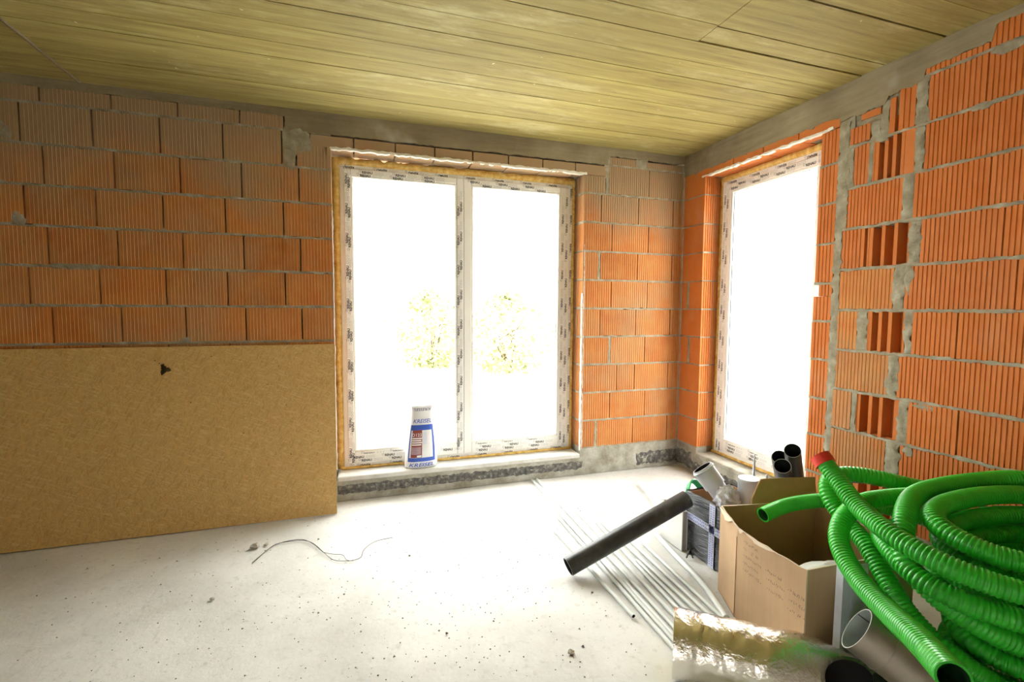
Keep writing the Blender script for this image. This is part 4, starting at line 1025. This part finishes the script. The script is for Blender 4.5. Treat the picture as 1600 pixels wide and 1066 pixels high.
# ------------------------------------------------------------------ foil roll, duct, plastic channel
def build_foil():
    root = tag(empty('insulated_duct', (0, 0, 0)), 'foil-wrapped insulated duct lying on the floor in the foreground', 'duct')
    a, b = Vector((-1.70,-2.243,.131)), Vector((-1.215,-2.625,.131)); ax = (b-a); L = ax.length; t = ax/L; n = Vector((0,0,1)); c = t.cross(n)
    N, K = 60, 56; vs = []; Nn = Vector((.03,-.865,.40)).normalized(); RI = .072
    def ext(d, r): return -(d.dot(Nn)*r)/t.dot(Nn)       # oblique cut of the near end
    for i in range(N+1):
        u = i/N
        for k in range(K):
            an = 2*PI*k/K; d = n*math.cos(an)+c*math.sin(an)
            r = .130*(1+.030*fbm(u*L*1.0, math.cos(an)*.13, math.sin(an)*.13, 14)-.035*abs(fbm(u*L, math.cos(an)*.13+4, math.sin(an)*.13, 26))*(1 if u < .6 else .5))
            tp = 1-.36*max(0, (u-.72)/.28)**1.6; r *= tp
            p = a+t*u*(L+ext(d, r))+d*r
            p.z = max(.003, p.z); vs.append(p)
    m = MB(); m.add(vs, [(i*K+k, i*K+(k+1) % K, (i+1)*K+(k+1) % K, (i+1)*K+k) for i in range(N) for k in range(K)], 0, True)
    ro = vs[N*K:]; ri = [b+(n*math.cos(2*PI*k/K)+c*math.sin(2*PI*k/K))*RI+t*ext(n*math.cos(2*PI*k/K)+c*math.sin(2*PI*k/K), RI) for k in range(K)]
    m.add(list(ro)+ri, [(k, (k+1) % K, K+(k+1) % K, K+k) for k in range(K)], 0, True)
    m.build('foil_jacket', 'foil', root)
    m = MB(); rw = [a+(n*math.cos(2*PI*k/32)+c*math.sin(2*PI*k/32))*.127+t*.003 for k in range(32)]; rv = [a+(n*math.cos(2*PI*k/32)+c*math.sin(2*PI*k/32))*RI+t*.003 for k in range(32)]
    m.add(rw+rv, [(k, (k+1) % 32, 32+(k+1) % 32, 32+k) for k in range(32)]); m.build('wool_lining', 'mineral_wool', root)
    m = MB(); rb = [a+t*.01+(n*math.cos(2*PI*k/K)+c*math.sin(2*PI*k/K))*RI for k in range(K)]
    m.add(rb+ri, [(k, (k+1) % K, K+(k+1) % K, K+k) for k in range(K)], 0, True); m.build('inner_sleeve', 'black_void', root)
build_foil()
def build_duct():
    root = tag(empty('metal_duct', (0, 0, 0)), 'round grey metal duct with open end propped over the foil duct, below the green hose', 'duct')
    a = Vector((-1.246,-2.652,.365)); t = Vector((.56,-.647,-.50)).normalized()
    m = MB(); m.pipe(a, a+t*.52, .080, .077, 40, 0, 1, 2); m.build('tube', ['duct_metal', 'duct_inner', 'duct_rim'], root)
    p = t.orthogonal().normalized(); q = t.cross(p)
    m = MB(); m.tube([a+t*.09+p*math.cos(k*PI/16)*.0805+q*math.sin(k*PI/16)*.0805 for k in range(33)], .0025, 6); m.build('bead_ring', 'duct_metal', root)
    up = Vector((0,0,1)); up = (up-t*up.dot(t)).normalized(); sd = t.cross(up)
    e = (up*.3+sd*.95).normalized(); best = max((p*math.cos(k*.1)+q*math.sin(k*.1) for k in range(63)), key=lambda v: v.dot(Vector((.7,.6,.2))))
    m = MB(); m.tube([a+best*.0763+t*.002, a+best*.0763+t*.2], .0018, 5); m.build('seam', 'seam_dark', root)
build_duct()
def build_channel():
    root = tag(empty('plastic_channel', (-1.150, -2.525, .003), (0, 0, -.05)), 'upright translucent grey plastic channel beside the cardboard box', 'duct')
    h = .50; w, d, t = .125, .03, .004
    m = MB(); m.box(0, w, 0, t, 0, h); m.build('web', 'clear_plastic', root)
    m = MB(); m.box(0, t, t, d, 0, h); m.build('flange', 'clear_plastic', root); m = MB(); m.box(w-t, w, t, d, 0, h*.93); m.build('flange', 'clear_plastic', root)
    m = MB(); m.box(.042, .046, -.002, 0, 0, h); m.build('rib', 'clear_plastic', root)
build_channel()
def build_under():
    m = MB(); m.pipe((-1.10,-2.62,.07), (-.62,-3.25,.07), .066, .062, 28, 0, 1, 2); 
    tag(m.build('floor_pipe', ['pipe_black', 'black_void', 'pipe_rim']), 'dark pipe on the floor in the shade under the hoses', 'pipe')
build_under()

# ------------------------------------------------------------------ wire, lumps, crumbs
def build_floor_bits():
    z = .004
    m = MB()
    w = [(-3.508,-.806), (-3.445,-.645), (-3.404,-.589), (-3.34,-.58), (-3.256,-.59), (-3.189,-.656), (-3.122,-.791), (-3.065,-.899), (-3.0,-.935), (-2.951,-.94), (-2.907,-.923), (-2.89,-.83), (-2.819,-.742), (-2.709,-.721)]
    p = spline([(x, y, z) for x, y in w], .02); m.tube(p, .0017, 6)
    p2 = spline([(x+.006*math.sin(i), y+.008*math.cos(i*1.7), z+.003) for i, (x, y) in enumerate(w[:7])], .02); m.tube(p2, .0017, 6)
    p3 = spline([(-3.122,-.791,z), (-3.07,-.83,z), (-3.01,-.855,z), (-2.99,-.93,z), (-2.95,-.944,z)], .02); m.tube(p3, .0016, 6)
    tag(m.build('floor_wire', 'wire_black'), 'thin dark twisted wire lying in a wavy line on the floor', 'wire')
    rr = random.Random(11)
    def lump(name, x, y, s, lab):
        vs = []; n, k = 5, 8
        for j in range(n+1):
            th = PI*j/n
            for i in range(k):
                ph = 2*PI*i/k; d = Vector((math.sin(th)*math.cos(ph), math.sin(th)*math.sin(ph), math.cos(th))); r = 1+.4*fbm(d.x+x*9, d.y, d.z, 1.5); vs.append((x+d.x*s*r, y+d.y*s*r*.8, max(0, s*.45+d.z*s*.55*r)))
        m = MB(); m.add(vs, [(j*k+i, j*k+(i+1) % k, (j+1)*k+(i+1) % k, (j+1)*k+i) for j in range(n) for i in range(k)]); tag(m.build(name, 'cement_lump'), lab, 'lump', 'cement lumps on the floor')
    lump('cement_lump', -3.53, -.60, .028, 'largest cement lump beside the left end of the wire'); lump('cement_lump', -3.47, -.585, .014, 'small cement lump close to the bend of the wire')
    lump('cement_lump', -2.05, -2.02, .016, 'cement lump alone on the floor in front of the white rods'); lump('cement_lump', -3.63, -1.12, .013, 'cement lump on the open floor left of the wire')
    m = MB()
    for i in range(900):
        x, y = rr.uniform(-5.2, -1.2), rr.uniform(-3.0, -.12)
        if rr.random() < .5: x = rr.gauss(-2.7, .7); y = rr.gauss(-1.8, .6)
        if y > -.3 or x > -1.1 or (x > -1.75 and y < -1.9): continue
        s = rr.uniform(.002, .0055)*(1.8 if rr.random() < .06 else 1)
        a = rr.uniform(0, 3); v = [(math.cos(a+q*2.094)*s, math.sin(a+q*2.094)*s) for q in range(3)]
        m.add([(x+v[0][0], y+v[0][1], 0), (x+v[1][0], y+v[1][1], 0), (x+v[2][0], y+v[2][1], 0), (x, y, s*.9)], [(0,1,3), (1,2,3), (2,0,3)])
    tag(m.build('floor_crumbs', 'crumb'), 'scattered mortar crumbs and grit over the concrete floor', 'grit', kind='stuff')
    m = MB(); c = Vector((-1.03,-1.50,.02))
    for q in ([(-.03,-.01,-.014), (.0,.0,.025), (.04,.01,.028)], [(0,0,.025), (.01,-.02,-.016)], [(-.02,0,.006), (.02,-.015,.0)], [(.04,.01,.028), (.045,.0,.010)]):
        m.tube([c+Vector(v) for v in q], .0045, 6)
    tag(m.build('rebar_spacer', 'wire_black'), 'small black plastic spacer on the floor by the wrapped box', 'spacer')
build_floor_bits()
